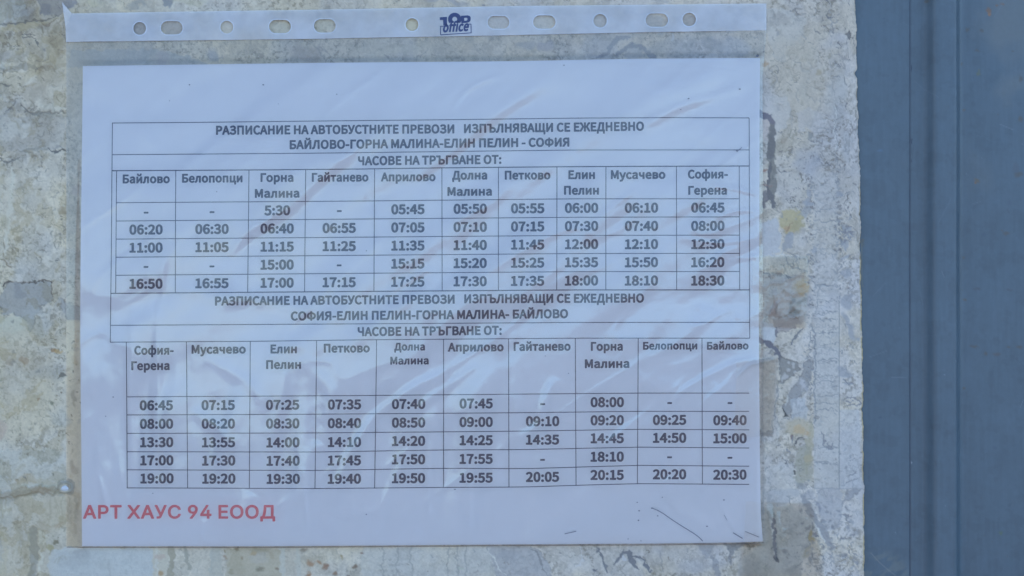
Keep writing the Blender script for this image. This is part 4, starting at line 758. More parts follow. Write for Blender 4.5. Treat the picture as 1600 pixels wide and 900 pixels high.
# lettering
GLY = json.loads(r'''{"s":{"-":[121,[[11,70,112,70,120,77,123,86,122,114,118,122,112,126,16,127,8,125,0,114,-1,86,4,74]]],"0":[194,[[90,-21,122,-18,138,-11,157,3,170,19,181,43,188,67,193,99,192,163,188,191,179,219,170,238,154,257,138,268,118,276,106,277,74,275,56,267,38,253,26,238,14,215,7,191,2,159,2,95,7,67,15,39,25,19,42,0,58,-12,74,-18],[94,39,81,47,72,67,66,103,65,131,68,171,72,191,82,211,90,217,98,219,112,211,122,191,129,155,129,127,126,83,118,55,106,41]]],"1":[194,[[26,-16,171,-17,183,-12,188,-4,188,28,183,39,175,43,139,43,137,48,137,256,135,265,127,272,91,273,67,262,35,253,27,244,26,216,31,206,39,202,71,200,71,48,71,43,27,43,17,36,14,28,14,-4,19,-12]]],"2":[194,[[10,-16,178,-17,188,-12,193,-4,193,32,186,42,178,44,114,45,110,48,137,80,164,120,178,160,181,188,175,224,158,250,138,266,106,277,78,277,50,271,19,252,-2,228,-2,220,2,212,26,190,38,190,66,213,86,218,98,217,106,212,114,200,116,188,110,156,90,120,56,80,1,28,-1,20,-1,-4,4,-12]]],"3":[194,[[77,-21,110,-20,146,-8,171,11,184,31,189,47,191,67,189,87,180,111,157,135,172,155,179,171,183,195,181,215,176,231,166,246,142,266,110,277,78,277,42,267,24,255,5,239,3,231,6,221,26,197,34,194,46,197,70,214,86,218,106,215,113,207,116,199,115,183,105,171,90,165,58,162,50,157,46,147,46,119,50,110,58,105,94,101,117,91,123,83,125,71,120,51,102,40,78,40,62,45,34,66,26,68,14,63,-6,35,-6,27,-2,19,22,-1,46,-14]]],"4":[194,[[114,-16,151,-17,163,-9,166,0,166,52,187,54,196,60,200,68,200,96,198,104,191,111,171,113,166,116,166,256,163,266,151,273,111,273,103,269,95,259,-8,100,-10,68,-5,59,3,54,99,54,102,52,103,-4,107,-12],[75,114,74,116,99,154,102,148,102,116,99,113]]],"5":[194,[[77,-21,109,-20,129,-14,145,-6,161,6,173,19,184,39,190,59,192,87,186,123,176,143,161,160,133,176,113,181,81,181,79,183,81,208,85,213,165,213,173,216,180,227,180,259,176,267,165,273,49,273,31,271,22,259,14,131,21,123,45,109,53,110,81,124,97,124,109,119,118,111,124,99,125,71,121,59,113,49,101,41,89,39,65,43,50,51,33,65,21,67,13,62,-4,39,-7,27,0,15,25,-4,49,-15]]],"6":[194,[[97,-21,124,-19,140,-14,156,-5,170,7,182,23,194,55,196,79,195,99,183,135,172,151,160,161,140,171,112,176,92,174,72,167,76,187,89,207,104,216,116,218,128,216,148,201,156,199,168,203,183,219,190,227,191,239,182,251,166,263,136,276,116,278,96,276,72,269,50,255,35,239,22,219,12,192,5,159,3,119,9,67,18,39,32,16,47,-1,66,-13],[96,39,84,47,77,59,68,95,72,102,84,112,96,118,108,118,120,114,128,103,131,87,131,67,126,51,120,43,108,38]]],"7":[194,[[64,-16,105,-17,117,-8,125,68,136,124,155,172,195,236,193,264,189,269,181,273,73,273,13,273,5,268,0,256,1,224,9,215,17,213,110,212,82,156,64,100,59,68,53,0,57,-12]]],"8":[194,[[87,-21,116,-20,136,-15,164,0,180,15,187,27,193,43,195,59,193,79,185,103,162,131,176,155,185,179,185,207,179,227,164,251,150,263,132,272,108,277,80,276,52,265,36,254,20,231,13,211,12,183,18,163,34,135,19,119,9,103,2,83,0,67,1,47,6,31,15,15,27,3,44,-9,60,-15],[84,38,72,45,64,55,61,67,63,79,69,91,80,104,84,105,100,98,116,88,125,79,130,71,130,55,124,45,112,38,100,36],[104,163,84,175,75,191,75,203,79,211,88,218,96,220,108,218,116,214,121,207,125,195,123,179,118,167,112,160]]],"9":[194,[[69,-21,103,-19,127,-10,143,1,158,15,173,39,183,67,190,103,192,139,190,171,185,195,177,219,162,243,147,258,133,267,111,275,87,278,55,271,36,259,15,237,5,215,-1,179,4,139,15,116,35,95,51,87,67,82,95,81,124,87,111,55,95,42,83,39,71,40,59,45,43,57,35,58,27,55,5,27,4,19,7,11,23,-3,47,-16],[83,139,71,146,65,159,62,179,65,195,71,210,79,217,91,219,103,216,113,207,120,195,127,159,115,148,103,141]]],":":[97,[[41,-21,58,-20,70,-15,81,-5,88,11,88,27,82,43,70,55,58,60,42,60,26,54,16,43,9,27,9,11,16,-5,26,-14],[32,123,46,120,62,122,77,131,85,143,89,159,86,175,78,190,63,199,50,202,34,199,21,191,13,179,9,163,11,147,20,131]]],"c":[179,[[98,-21,126,-20,154,-10,181,7,185,15,185,23,168,51,158,57,150,57,130,44,114,39,98,41,86,47,76,59,69,83,69,107,75,127,88,143,110,151,126,147,142,136,154,136,160,139,176,159,181,167,180,179,158,198,130,210,110,212,90,210,68,203,46,191,22,166,10,143,3,119,2,91,8,51,18,27,30,11,49,-5,66,-14]]],"e":[194,[[100,-21,122,-21,150,-15,174,-3,187,7,188,15,186,23,174,45,167,51,154,52,126,39,102,39,82,49,71,67,74,71,178,71,189,75,195,87,195,127,190,147,182,167,162,191,142,204,122,210,86,210,66,204,45,191,20,163,10,143,3,119,2,91,8,51,19,27,31,11,50,-4,70,-14],[74,127,73,131,75,135,90,149,106,152,122,147,130,135,130,127]]],"f":[114,[[33,-16,72,-17,81,-12,86,-4,86,144,88,147,116,149,124,155,126,164,126,192,124,199,112,207,88,207,87,232,92,240,96,241,116,236,129,240,134,248,141,276,138,288,120,297,92,300,64,295,50,288,37,276,25,252,21,208,4,203,-4,193,-5,164,-3,156,4,149,20,147,21,144,21,0,24,-9]]],"i":[96,[[27,-16,67,-17,76,-12,81,-4,81,192,74,204,63,207,27,206,19,201,16,192,15,0,19,-11],[32,216,47,213,63,215,75,223,84,236,86,252,82,268,73,280,59,287,47,288,31,284,20,276,13,264,11,252,13,236,21,224]]],"o":[212,[[97,-21,126,-19,146,-13,162,-5,178,9,193,27,203,47,209,71,211,91,209,119,202,143,193,163,180,179,162,195,146,204,114,211,86,210,66,204,46,192,32,179,20,163,10,143,3,119,1,95,3,71,9,47,19,27,31,11,46,-2,66,-13],[102,39,86,46,75,59,69,79,69,107,74,127,82,140,94,149,110,151,126,144,136,131,144,107,144,83,138,62,130,50,118,41]]],"А":[213,[[-3,-16,33,-17,46,-12,69,56,73,62,137,62,141,58,165,-12,177,-17,213,-17,223,-12,228,-4,228,4,177,153,137,268,125,273,85,273,77,269,72,260,-15,4,-13,-8],[93,121,91,124,105,171,109,160,121,124,117,121]]],"Б":[227,[[30,-16,119,-17,159,-12,179,-5,195,5,210,20,219,36,226,60,225,96,219,116,207,134,191,148,159,161,135,165,87,166,85,168,86,212,139,213,195,213,204,216,210,228,210,256,207,266,199,272,35,273,27,271,20,264,19,0,23,-12],[87,43,84,48,84,104,87,107,127,106,151,99,159,92,162,76,159,60,152,52,127,44]]],"В":[230,[[30,-16,119,-17,159,-12,179,-5,195,4,213,20,223,36,228,52,231,76,230,92,221,116,211,129,198,140,212,168,216,192,213,216,203,237,183,257,167,265,147,270,111,273,35,273,23,268,19,256,19,0,23,-12],[87,43,84,48,85,104,127,105,155,97,163,88,166,76,163,64,155,53,147,48,127,44],[87,165,84,168,85,212,87,214,119,214,142,208,149,200,151,192,149,180,143,173,119,165]]],"Г":[195,[[30,-16,71,-16,79,-12,84,-4,86,212,183,213,191,215,199,225,200,256,198,264,190,272,35,273,27,271,20,264,19,0,23,-12]]],"Д":[249,[[9,-90,42,-90,54,-85,59,-74,59,-22,62,-17,190,-17,191,-74,194,-83,206,-90,238,-90,247,-86,252,-74,256,30,247,42,228,46,228,182,227,258,224,266,218,272,82,273,74,272,68,266,41,122,29,70,18,46,2,42,-6,30,-3,-78,2,-86],[90,44,87,46,101,98,120,210,122,213,158,213,161,206,161,46,158,44]]],"Е":[206,[[30,-16,187,-17,199,-12,203,-4,203,32,195,42,187,44,87,45,84,48,84,100,86,104,167,105,179,112,182,124,181,152,172,164,87,166,85,168,84,184,84,208,87,213,183,213,193,216,199,224,200,260,195,268,187,273,35,273,23,268,19,256,19,0,23,-12]]],"Ж":[314,[[-2,-16,38,-17,50,-12,114,104,118,105,124,104,125,100,125,-4,134,-15,174,-17,182,-14,187,-8,189,0,190,105,198,105,202,101,265,-12,278,-17,314,-17,322,-13,328,-4,327,8,253,136,286,208,290,213,310,213,318,220,326,256,326,264,320,272,302,278,274,275,254,265,230,236,198,168,194,165,189,168,188,264,182,270,174,273,134,272,125,260,125,168,122,165,116,168,84,236,62,264,50,271,30,277,10,277,-6,272,-12,260,-4,220,6,212,22,213,29,208,62,136,-12,8,-14,0,-12,-8]]],"З":[217,[[92,-21,129,-20,167,-9,186,3,198,15,208,31,216,55,218,71,216,91,207,115,198,127,184,139,201,171,204,195,203,211,197,231,189,244,165,264,145,273,129,276,93,277,69,273,45,263,25,250,12,235,13,223,35,195,49,193,61,200,81,212,105,216,125,213,136,203,139,195,138,183,129,172,105,165,69,164,59,159,54,151,54,119,58,111,65,107,113,105,141,97,151,83,151,63,145,54,133,46,117,41,101,41,73,47,45,68,33,72,21,65,1,39,0,31,6,19,38,-5,65,-16]]],"И":[257,[[30,-16,71,-17,81,-12,171,142,173,0,175,-8,183,-16,191,-17,223,-17,235,-10,238,0,238,256,235,266,228,272,187,273,175,268,87,119,84,128,82,264,75,271,67,273,31,273,23,268,19,256,19,0,23,-12]]],"Й":[257,[[30,-16,71,-17,81,-12,171,142,173,0,175,-8,179,-13,187,-17,223,-17,233,-12,238,-4,238,260,234,268,223,273,176,272,195,292,202,308,206,332,196,344,154,344,146,336,143,320,135,313,127,312,119,316,114,336,103,345,67,345,59,341,54,332,56,316,63,295,71,283,85,272,99,265,127,261,147,262,171,270,175,268,87,119,84,128,82,264,71,273,35,273,23,268,19,260,19,0,23,-12]]],"Л":[246,[[9,-21,36,-20,52,-14,72,3,81,19,95,63,124,213,161,211,162,-1,164,-9,172,-15,180,-17,212,-17,224,-11,228,-1,228,71,228,255,224,267,212,273,76,272,70,267,66,259,37,99,26,55,20,44,0,44,-6,39,-10,31,-16,-6,-8,-16]]],"М":[284,[[30,-16,67,-17,79,-8,81,100,83,107,115,20,122,12,131,9,155,9,166,16,199,106,202,96,202,0,204,-8,211,-15,219,-17,251,-17,261,-12,266,0,266,220,265,260,259,270,251,273,211,273,199,270,193,260,143,119,139,124,87,267,75,273,35,273,23,268,19,256,19,0,23,-12]]],"Н":[255,[[30,-16,71,-16,82,-8,84,0,84,100,87,104,169,104,171,100,171,0,173,-8,179,-15,187,-17,223,-16,235,-8,237,0,235,264,227,272,219,273,183,273,175,268,171,256,171,172,167,166,87,166,84,172,83,264,75,272,67,273,31,273,23,268,19,256,19,0,23,-12]]],"О":[260,[[121,-21,156,-19,180,-11,204,3,221,19,237,43,247,67,254,95,256,127,254,159,248,187,236,215,223,235,204,253,180,268,156,275,136,277,104,276,80,268,56,254,40,239,23,215,13,191,6,159,4,131,6,99,13,67,23,43,36,23,56,3,76,-9,104,-19],[116,43,96,53,81,75,72,107,72,151,81,183,96,203,116,214,140,215,152,211,164,203,179,183,188,151,188,107,179,75,164,54,144,43]]],"П":[252,[[30,-16,71,-16,79,-12,84,-4,84,208,87,213,168,212,168,0,173,-12,187,-17,219,-17,229,-12,234,0,234,52,234,256,229,268,215,273,31,273,23,268,19,256,19,0,23,-12]]],"Р":[222,[[30,-16,71,-16,82,-8,84,0,85,84,131,87,171,98,191,111,211,136,219,160,221,180,219,204,211,226,203,240,190,252,168,264,131,272,35,273,27,271,20,264,19,0,23,-12],[87,145,84,148,85,212,119,213,143,207,151,200,155,184,154,168,147,156,127,147]]],"С":[223,[[123,-21,156,-19,184,-10,216,14,225,23,227,35,206,63,196,69,184,67,160,48,140,41,120,42,108,46,96,54,81,75,72,107,71,131,76,167,90,195,108,210,120,214,136,216,152,213,184,192,196,195,204,203,221,227,220,235,215,243,192,261,172,271,148,277,132,278,108,276,84,268,60,255,39,235,25,215,14,191,6,159,4,127,7,91,13,67,23,43,40,19,60,1,84,-12,104,-18]]],"Т":[210,[[84,-16,123,-17,133,-12,137,-4,138,212,203,213,211,218,216,228,215,260,207,271,199,273,127,273,11,273,-1,268,-6,260,-6,228,-3,220,3,215,71,212,72,0,75,-10]]],"У":[201,[[39,-21,66,-20,82,-16,102,-4,119,15,131,39,217,251,216,263,206,273,166,273,155,267,106,144,102,143,49,267,38,273,2,273,-6,271,-13,263,-14,251,71,59,62,45,50,42,30,45,19,35,11,-5,18,-14]]],"Ф":[286,[[124,-21,158,-21,166,-19,174,-9,175,15,210,24,230,33,250,47,266,63,275,79,283,107,285,131,282,155,276,175,265,195,250,211,230,225,210,233,178,240,174,243,173,267,162,277,122,277,113,267,110,240,74,232,54,224,38,213,21,195,12,179,3,151,1,127,4,103,10,83,21,63,35,47,54,34,78,23,110,17,113,-9,117,-17],[102,79,80,91,72,103,68,115,66,131,70,151,77,163,86,172,102,179,112,179,112,79,110,77],[178,77,174,79,175,179,186,178,205,167,212,159,218,143,220,127,216,107,202,88]]],"Ч":[234,[[161,-16,202,-16,210,-12,215,-4,214,264,206,272,198,273,162,273,151,264,150,152,146,148,102,149,90,153,81,160,75,176,73,264,62,273,22,273,14,268,9,256,10,184,11,164,18,140,27,124,38,111,58,98,98,88,146,88,150,84,150,-4,154,-12]]],"Щ":[342,[[295,-90,333,-90,343,-82,345,-74,348,30,340,42,323,44,320,50,319,262,311,271,299,273,267,273,259,268,256,262,255,50,251,44,203,44,201,46,201,254,198,266,187,273,151,273,143,270,137,258,137,210,137,46,87,44,84,46,84,50,83,262,75,271,63,273,31,273,23,268,20,262,19,2,22,-10,27,-15,35,-17,279,-17,283,-22,283,-78,287,-85]]],"Ъ":[282,[[89,-16,191,-16,231,-5,247,4,263,20,273,36,279,56,281,80,279,100,272,120,263,133,246,148,211,164,187,167,147,168,143,172,143,228,143,260,138,268,131,273,11,273,-1,268,-6,260,-6,228,-3,220,3,215,76,212,77,0,79,-8],[143,44,143,108,179,107,204,100,213,92,216,80,214,64,207,53,199,48,183,44]]],"Я":[228,[[4,-16,45,-17,57,-13,121,90,125,92,141,92,143,88,143,0,148,-12,157,-16,193,-17,205,-11,209,0,209,220,209,260,205,268,193,273,113,273,73,269,41,256,25,242,13,224,8,208,7,168,12,148,25,127,37,115,54,104,-6,8,-8,0,-6,-8],[113,152,85,158,77,165,72,176,72,192,77,203,85,209,101,213,143,212,142,152]]],"а":[197,[[65,-21,97,-19,125,-8,137,-16,145,-17,173,-16,184,-9,186,-1,184,139,177,167,167,183,156,195,137,206,121,210,89,211,57,203,29,190,15,179,12,167,27,139,33,134,45,132,73,146,93,151,109,150,118,139,117,135,81,128,40,111,25,100,15,87,6,67,5,35,16,7,37,-11],[77,39,69,47,69,55,73,62,89,72,109,77,117,79,120,75,120,55,117,51,97,40]]],"в":[199,[[27,-16,108,-17,140,-14,168,-3,186,12,198,36,200,56,195,80,179,104,189,124,192,144,186,168,176,184,152,199,120,206,32,207,24,205,19,200,15,188,15,0,20,-12],[84,40,81,44,81,68,84,71,112,70,128,66,135,56,133,48,128,44,112,40],[84,127,81,128,81,132,81,148,84,151,120,148,127,140,124,132,108,128]]],"е":[194,[[100,-21,122,-21,150,-15,174,-3,187,7,188,15,186,23,174,45,167,51,154,52,126,39,102,39,82,49,71,67,74,71,178,71,189,75,195,87,195,127,190,147,182,167,162,191,142,204,122,210,86,210,66,204,45,191,20,163,10,143,3,119,2,91,8,51,19,27,31,11,50,-4,70,-14],[74,127,73,131,75,135,90,149,106,152,122,147,130,135,130,127]]],"и":[221,[[27,-16,64,-17,74,-12,140,87,141,0,143,-8,148,-14,156,-17,192,-16,200,-12,206,0,206,188,204,197,196,205,160,207,148,203,80,104,80,192,77,200,68,206,60,207,28,206,19,200,15,188,15,0,20,-12]]],"й":[221,[[27,-16,64,-17,74,-12,140,87,141,0,143,-8,148,-14,156,-17,192,-16,200,-12,206,0,206,188,204,197,196,205,160,207,148,203,80,104,80,192,77,200,68,206,60,207,28,206,19,200,15,188,15,0,20,-12],[103,208,132,210,156,219,171,232,184,256,189,288,185,296,176,301,144,301,136,298,131,292,128,272,123,264,112,260,100,263,95,272,91,292,80,301,48,301,40,298,35,292,33,284,37,260,52,232,76,214]]],"к":[195,[[27,-16,68,-16,79,-8,81,0,81,64,84,69,93,68,144,-13,152,-17,188,-17,201,-12,206,-4,204,8,145,100,164,144,168,147,180,147,190,156,197,192,193,204,188,208,172,212,152,210,136,203,123,192,110,172,91,132,84,129,81,132,81,192,76,202,68,206,32,207,20,202,15,188,15,0,20,-12]]],"л":[208,[[10,-21,32,-20,48,-15,60,-8,75,11,86,43,100,147,124,147,126,143,126,-1,132,-12,140,-16,176,-17,188,-11,192,-1,192,63,192,191,188,201,176,207,52,205,45,199,42,191,24,51,20,44,4,43,-4,37,-12,3,-13,-5,-8,-13]]],"н":[220,[[27,-16,68,-16,79,-8,81,0,81,64,84,68,136,68,139,64,139,-4,148,-15,188,-17,200,-11,204,0,204,188,200,201,188,207,152,207,144,202,139,192,139,132,136,130,84,130,81,132,81,192,78,200,72,205,32,207,24,205,19,200,15,188,15,0,20,-12]]],"о":[212,[[97,-21,126,-19,146,-13,162,-5,178,9,193,27,203,47,209,71,211,91,209,119,202,143,193,163,180,179,162,195,146,204,114,211,86,210,66,204,46,192,32,179,20,163,10,143,3,119,1,95,3,71,9,47,19,27,31,11,46,-2,66,-13],[102,39,86,46,75,59,69,79,69,107,74,127,82,140,94,149,110,151,126,144,136,131,144,107,144,83,138,62,130,50,118,41]]],"п":[216,[[27,-16,68,-16,76,-12,81,-4,81,144,84,147,132,147,136,144,136,0,141,-12,152,-17,184,-17,196,-12,201,0,201,52,201,192,196,202,184,207,32,207,24,205,19,200,16,192,15,0,20,-12]]],"р":[217,[[27,-96,68,-97,79,-88,82,-16,116,-21,136,-19,152,-14,174,0,198,28,207,48,213,72,214,120,203,160,184,188,160,204,144,210,124,212,100,208,76,198,60,207,28,206,19,200,15,188,15,-80,20,-92],[108,39,92,44,81,52,81,132,84,137,101,148,112,151,124,150,136,144,143,132,148,112,148,84,144,68,136,52,124,42]]],"с":[179,[[98,-21,126,-20,154,-10,181,7,185,15,185,23,168,51,158,57,150,57,130,44,114,39,98,41,86,47,76,59,69,83,69,107,75,127,88,143,110,151,126,147,142,136,154,136,160,139,176,159,181,167,180,179,158,198,130,210,110,212,90,210,68,203,46,191,22,166,10,143,3,119,2,91,8,51,18,27,30,11,49,-5,66,-14]]],"т":[180,[[69,-16,110,-16,117,-12,122,-4,123,144,126,147,174,148,181,152,186,160,187,192,178,205,170,207,114,207,6,206,-2,202,-7,192,-7,164,-1,152,6,148,54,147,57,144,57,0,59,-8]]],"у":[182,[[23,-98,53,-97,81,-85,102,-62,122,-22,193,182,194,194,190,202,181,207,145,207,135,202,97,90,92,90,50,202,41,207,5,207,-7,202,-11,195,-10,182,63,-2,55,-22,45,-35,33,-39,17,-36,9,-40,4,-46,-3,-82,5,-93]]],"ф":[287,[[123,-96,159,-97,171,-92,176,-80,177,-20,215,-19,231,-13,247,-2,260,12,271,29,279,52,284,76,285,100,280,140,266,176,252,192,235,204,219,210,199,212,179,209,176,212,175,284,169,292,159,296,127,295,115,289,111,280,111,211,91,212,71,209,55,203,39,192,27,178,16,160,8,140,3,116,3,72,8,48,15,28,35,0,55,-13,75,-20,111,-19,111,-84,116,-92],[95,40,84,44,77,52,69,80,71,120,79,139,87,148,103,151,110,148,112,144,111,44,103,40],[187,39,175,44,175,144,179,148,191,151,207,145,214,132,218,112,216,72,206,48,199,41]]],"ц":[217,[[174,-83,212,-83,220,-76,223,-67,226,29,217,41,198,45,198,189,194,201,184,207,148,207,140,204,134,197,132,44,84,43,82,45,81,57,80,197,73,205,64,207,32,207,20,202,15,189,17,-7,24,-15,32,-17,160,-17,162,-71,167,-79]]],"ч":[200,[[131,-16,171,-16,180,-12,184,-4,184,196,179,202,171,207,135,207,127,204,120,192,119,116,87,117,75,124,72,140,72,192,69,200,55,207,15,205,8,196,7,188,8,120,14,100,31,76,47,65,79,56,115,56,119,52,120,-4,125,-12]]],"я":[201,[[8,-16,49,-17,57,-15,109,57,113,58,120,56,120,0,125,-11,137,-17,169,-17,181,-12,186,0,186,172,185,196,178,204,169,207,101,207,69,204,41,193,29,183,18,168,12,152,12,120,21,96,44,72,-2,8,-4,0,-2,-8],[97,116,81,122,76,132,81,143,97,148,117,149,120,144,119,116]]]},"i":{"А":[480,[[-1,-10,16,-20,96,-16,151,120,326,122,376,-7,386,-18,466,-20,476,-14,483,0,481,10,381,280,292,520,276,529,196,528,186,522,-1,10],[186,219,236,379,253,340,292,220]]],"Р":[445,[[43,-10,60,-20,130,-19,142,-10,145,160,150,166,250,166,310,176,360,201,398,240,423,300,428,360,416,420,380,476,330,511,270,527,60,529,44,520],[150,263,145,270,147,430,250,431,280,424,300,412,316,390,324,350,318,310,300,283,280,270,250,263]]],"Т":[449,[[175,-10,192,-20,262,-19,277,0,279,430,422,432,437,450,437,510,422,528,282,529,32,529,16,520,12,510,12,450,22,435,173,430]]],"Х":[474,[[1,-10,18,-20,88,-20,108,-11,238,176,368,-14,388,-20,468,-15,476,0,473,10,301,260,464,500,462,520,448,529,368,528,358,521,238,345,118,523,108,528,28,529,13,520,11,500,176,260,1,10]]],"У":[437,[[70,-10,86,-20,176,-13,216,8,246,44,440,510,426,528,346,528,336,522,239,280,226,245,216,255,103,520,86,529,16,529,0,520,-2,500,171,120,156,85,136,78,86,77,72,70,67,60]]],"С":[510,[[195,-17,240,-25,290,-26,370,-5,437,43,461,73,481,113,492,153,488,173,470,180,410,180,393,173,371,123,340,93,300,77,250,74,210,85,181,103,155,133,139,163,125,223,126,293,140,349,168,393,210,424,260,436,310,430,356,403,400,330,480,330,492,343,488,373,473,413,448,453,410,490,360,518,310,532,250,535,188,523,129,493,77,443,43,383,26,323,20,253,25,193,40,133,65,83,100,39,140,8]]],"9":[453,[[113,-10,134,-20,204,-20,214,-15,359,200,386,250,403,300,409,340,405,390,392,430,374,463,344,495,314,515,274,530,234,535,174,529,115,500,74,456,49,400,44,350,47,310,60,270,78,240,104,213,134,193,224,170,113,10],[194,270,166,290,150,320,146,360,152,390,173,420,194,434,224,440,254,436,280,420,300,390,307,360,303,320,287,290,264,272,234,264]]],"4":[453,[[265,-10,290,-20,350,-19,360,-11,363,80,370,85,420,87,430,95,433,160,430,173,420,181,370,183,363,190,363,320,358,330,340,338,280,337,266,330,262,320,260,185,150,184,146,190,264,390,331,510,327,520,310,529,250,529,230,520,23,170,20,110,27,90,40,85,260,83]]],"Е":[419,[[43,-10,60,-20,370,-20,392,-10,395,60,380,76,150,77,145,90,145,200,150,208,360,209,370,216,375,230,375,290,370,299,350,306,160,306,145,310,147,430,380,433,392,450,389,520,370,529,60,529,44,520,40,510]]],"О":[533,[[195,-17,250,-26,300,-25,350,-13,386,3,420,27,455,63,480,104,500,155,511,213,513,273,505,333,490,383,463,433,430,472,390,503,340,525,290,534,240,534,200,527,150,507,110,479,77,443,53,403,33,353,22,293,21,233,29,173,44,123,72,73,107,33,150,2],[260,73,200,90,160,125,132,183,124,263,134,333,168,393,210,424,270,436,330,421,374,383,402,323,410,243,399,173,363,113,320,83]]],"Д":[569,[[15,-119,32,-129,92,-129,111,-119,114,-29,122,-20,442,-20,452,-21,455,-29,455,-109,462,-124,472,-129,532,-129,552,-122,557,-109,557,61,542,76,500,81,500,361,500,511,492,525,162,529,147,521,119,241,102,151,87,111,68,81,22,74,12,61],[192,77,186,81,206,141,220,221,240,431,392,432,396,421,396,81]]]}}''')
_tess = {}
def glyph(fk, ch):
    k = fk + ch
    if k not in _tess:
        adv, loops = GLY[fk][ch]
        L = [np.array(q, float).reshape(-1, 2) / 1000 for q in loops]
        def area(q): return .5 * np.sum(q[:, 0] * np.roll(q[:, 1], -1) - np.roll(q[:, 0], -1) * q[:, 1])
        A = [abs(area(q)) for q in L]
        def inside(pt, q):
            r = False
            for i in range(len(q)):
                a, b = q[i], q[(i + 1) % len(q)]
                if (a[1] > pt[1]) != (b[1] > pt[1]) and pt[0] < (b[0] - a[0]) * (pt[1] - a[1]) / (b[1] - a[1]) + a[0]: r = not r
            return r
        outer = [i for i in range(len(L)) if sum(inside(L[i][0], L[j]) for j in range(len(L)) if j != i) % 2 == 0]
        vs = []; fs = []
        for i in outer:
            grp = [i] + [j for j in range(len(L)) if j not in outer and inside(L[j][0], L[i])]
            tri = tessellate_polygon([[Vector((*p_, 0)) for p_ in L[g_]] for g_ in grp])
            b0 = len(vs)
            for g_ in grp: vs += L[g_].tolist()
            fs += [(t[0] + b0, t[1] + b0, t[2] + b0) for t in tri]
        vs = np.array(vs)
        fo = []
        for t in fs:
            p0, p1, p2 = vs[list(t)]
            cr_ = (p1[0] - p0[0]) * (p2[1] - p0[1]) - (p1[1] - p0[1]) * (p2[0] - p0[0])
            fo.append(t if cr_ > 0 else (t[0], t[2], t[1]))
        _tess[k] = (adv / 1000, vs, fo)
    return _tess[k]
def text(acc, s, x0, x1, b0, b1, cap, fk='s', hf=paperH, up=.12, shear=0.0):
    caph, drop = {'s': (.281, .012), 'i': (.556, .024)}[fk]
    if x0 is not None and len(s) == 0: return
    items = []; cur = 0; space = {'s': .082, 'i': .17}[fk]; extra = {'s': .008, 'i': .02}[fk]
    for ch in s:
        if ch == ' ': cur += space; continue
        a, v, f = glyph(fk, ch); items.append((cur, v, f)); cur += a + extra
    lo = min(c + v[:, 0].min() for c, v, f in items); hi = max(c + v[:, 0].max() for c, v, f in items)
    kx = (x1 - x0) / (hi - lo); ky = cap / caph
    for c, v, f in items:
        xx = x0 + (c + v[:, 0] - lo) * kx
        bl_ = b0 + (b1 - b0) * (xx - x0) / (x1 - x0)
        yy = bl_ - (v[:, 1] + drop) * ky
        xx = xx + v[:, 1] * ky * shear
        acc.add(W(xx, yy, hf(xx, yy) + up), f)
def printed(name, *a, mat=None, **k):
    q = Acc(); text(q, *a, **k); return q.build(name, mat or M_ink, paper)
printed('heading_line', 'РАЗПИСАНИЕ НА АВТОБУСТНИТЕ ПРЕВОЗИ', 338, 710, 210.8, 208.6, 13.9)
printed('heading_line', 'ИЗПЪЛНЯВАЩИ СЕ ЕЖЕДНЕВНО', 725, 1006, 208.2, 204.4, 13.9)
printed('heading_line', 'БАЙЛОВО-ГОРНА МАЛИНА-ЕЛИН ПЕЛИН - СОФИЯ', 453, 889.5, 233.4, 229.2, 13.9)
printed('heading_line', 'ЧАСОВЕ НА ТРЪГВАНЕ ОТ:', 559.5, 783.5, 258.6, 256.2, 13.9)
printed('heading_line', 'РАЗПИСАНИЕ НА АВТОБУСТНИТЕ ПРЕВОЗИ', 336.5, 710.5, 477.3, 474.4, 13.9)
printed('heading_line', 'ИЗПЪЛНЯВАЩИ СЕ ЕЖЕДНЕВНО', 725.5, 1006, 473.8, 472.6, 13.9)
printed('heading_line', 'СОФИЯ-ЕЛИН ПЕЛИН-ГОРНА МАЛИНА- БАЙЛОВО', 454.7, 887.5, 500.8, 497, 13.9)
printed('heading_line', 'ЧАСОВЕ НА ТРЪГВАНЕ ОТ:', 559, 784, 525.2, 523, 13.9)
for s, a, b, bl_, cp in [('Байлово', 192.5, 266, 286.7, 13.6), ('Белопопци', 285, 379.5, 285.6, 13.6), ('Горна', 407.5, 459, 284.5, 13.6), ('Малина', 398.7, 468.3, 309.2, 13.6), ('Гайтанево', 487.5, 576, 284.2, 13.6),
                         ('Априлово', 595.5, 680.7, 283.6, 13.6), ('Долна', 706.5, 761.3, 280.8, 13.6), ('Малина', 699.2, 768.7, 306.2, 13.6), ('Петково', 788.7, 860, 280.8, 13.6), ('Елин', 888, 929.5, 280, 13.6), ('Пелин', 881.2, 935.7, 304.4, 13.6),
                         ('Мусачево', 954.2, 1039.5, 280, 13.6), ('София-', 1074.5, 1137, 279.3, 13.6), ('Герена', 1075, 1135.5, 304.5, 13.6),
                         ('София-', 210.5, 272, 554.2, 13.6), ('Герена', 205.7, 265.7, 578.2, 13.6), ('Мусачево', 300, 384.5, 552.6, 13.6), ('Елин', 423, 464.2, 552, 13.6), ('Пелин', 416.2, 470.7, 576.4, 13.6), ('Петково', 506.2, 578, 550.8, 13.6),
                         ('Долна', 616.2, 664.2, 547.6, 12.0), ('Малина', 610, 670, 569.4, 12.0), ('Априлово', 700, 787, 549.2, 13.6), ('Гайтанево', 802.5, 891.5, 548.2, 13.6), ('Горна', 923, 973, 548, 13.6), ('Малина', 913.7, 983.2, 575, 13.6),
                         ('Белопопци', 1004.5, 1089.2, 546.3, 12.0), ('Байлово', 1104.2, 1169.2, 546.3, 12.0)]:
    printed('place_name', s, a, b, bl_, bl_ - (b - a) * .006, cp)
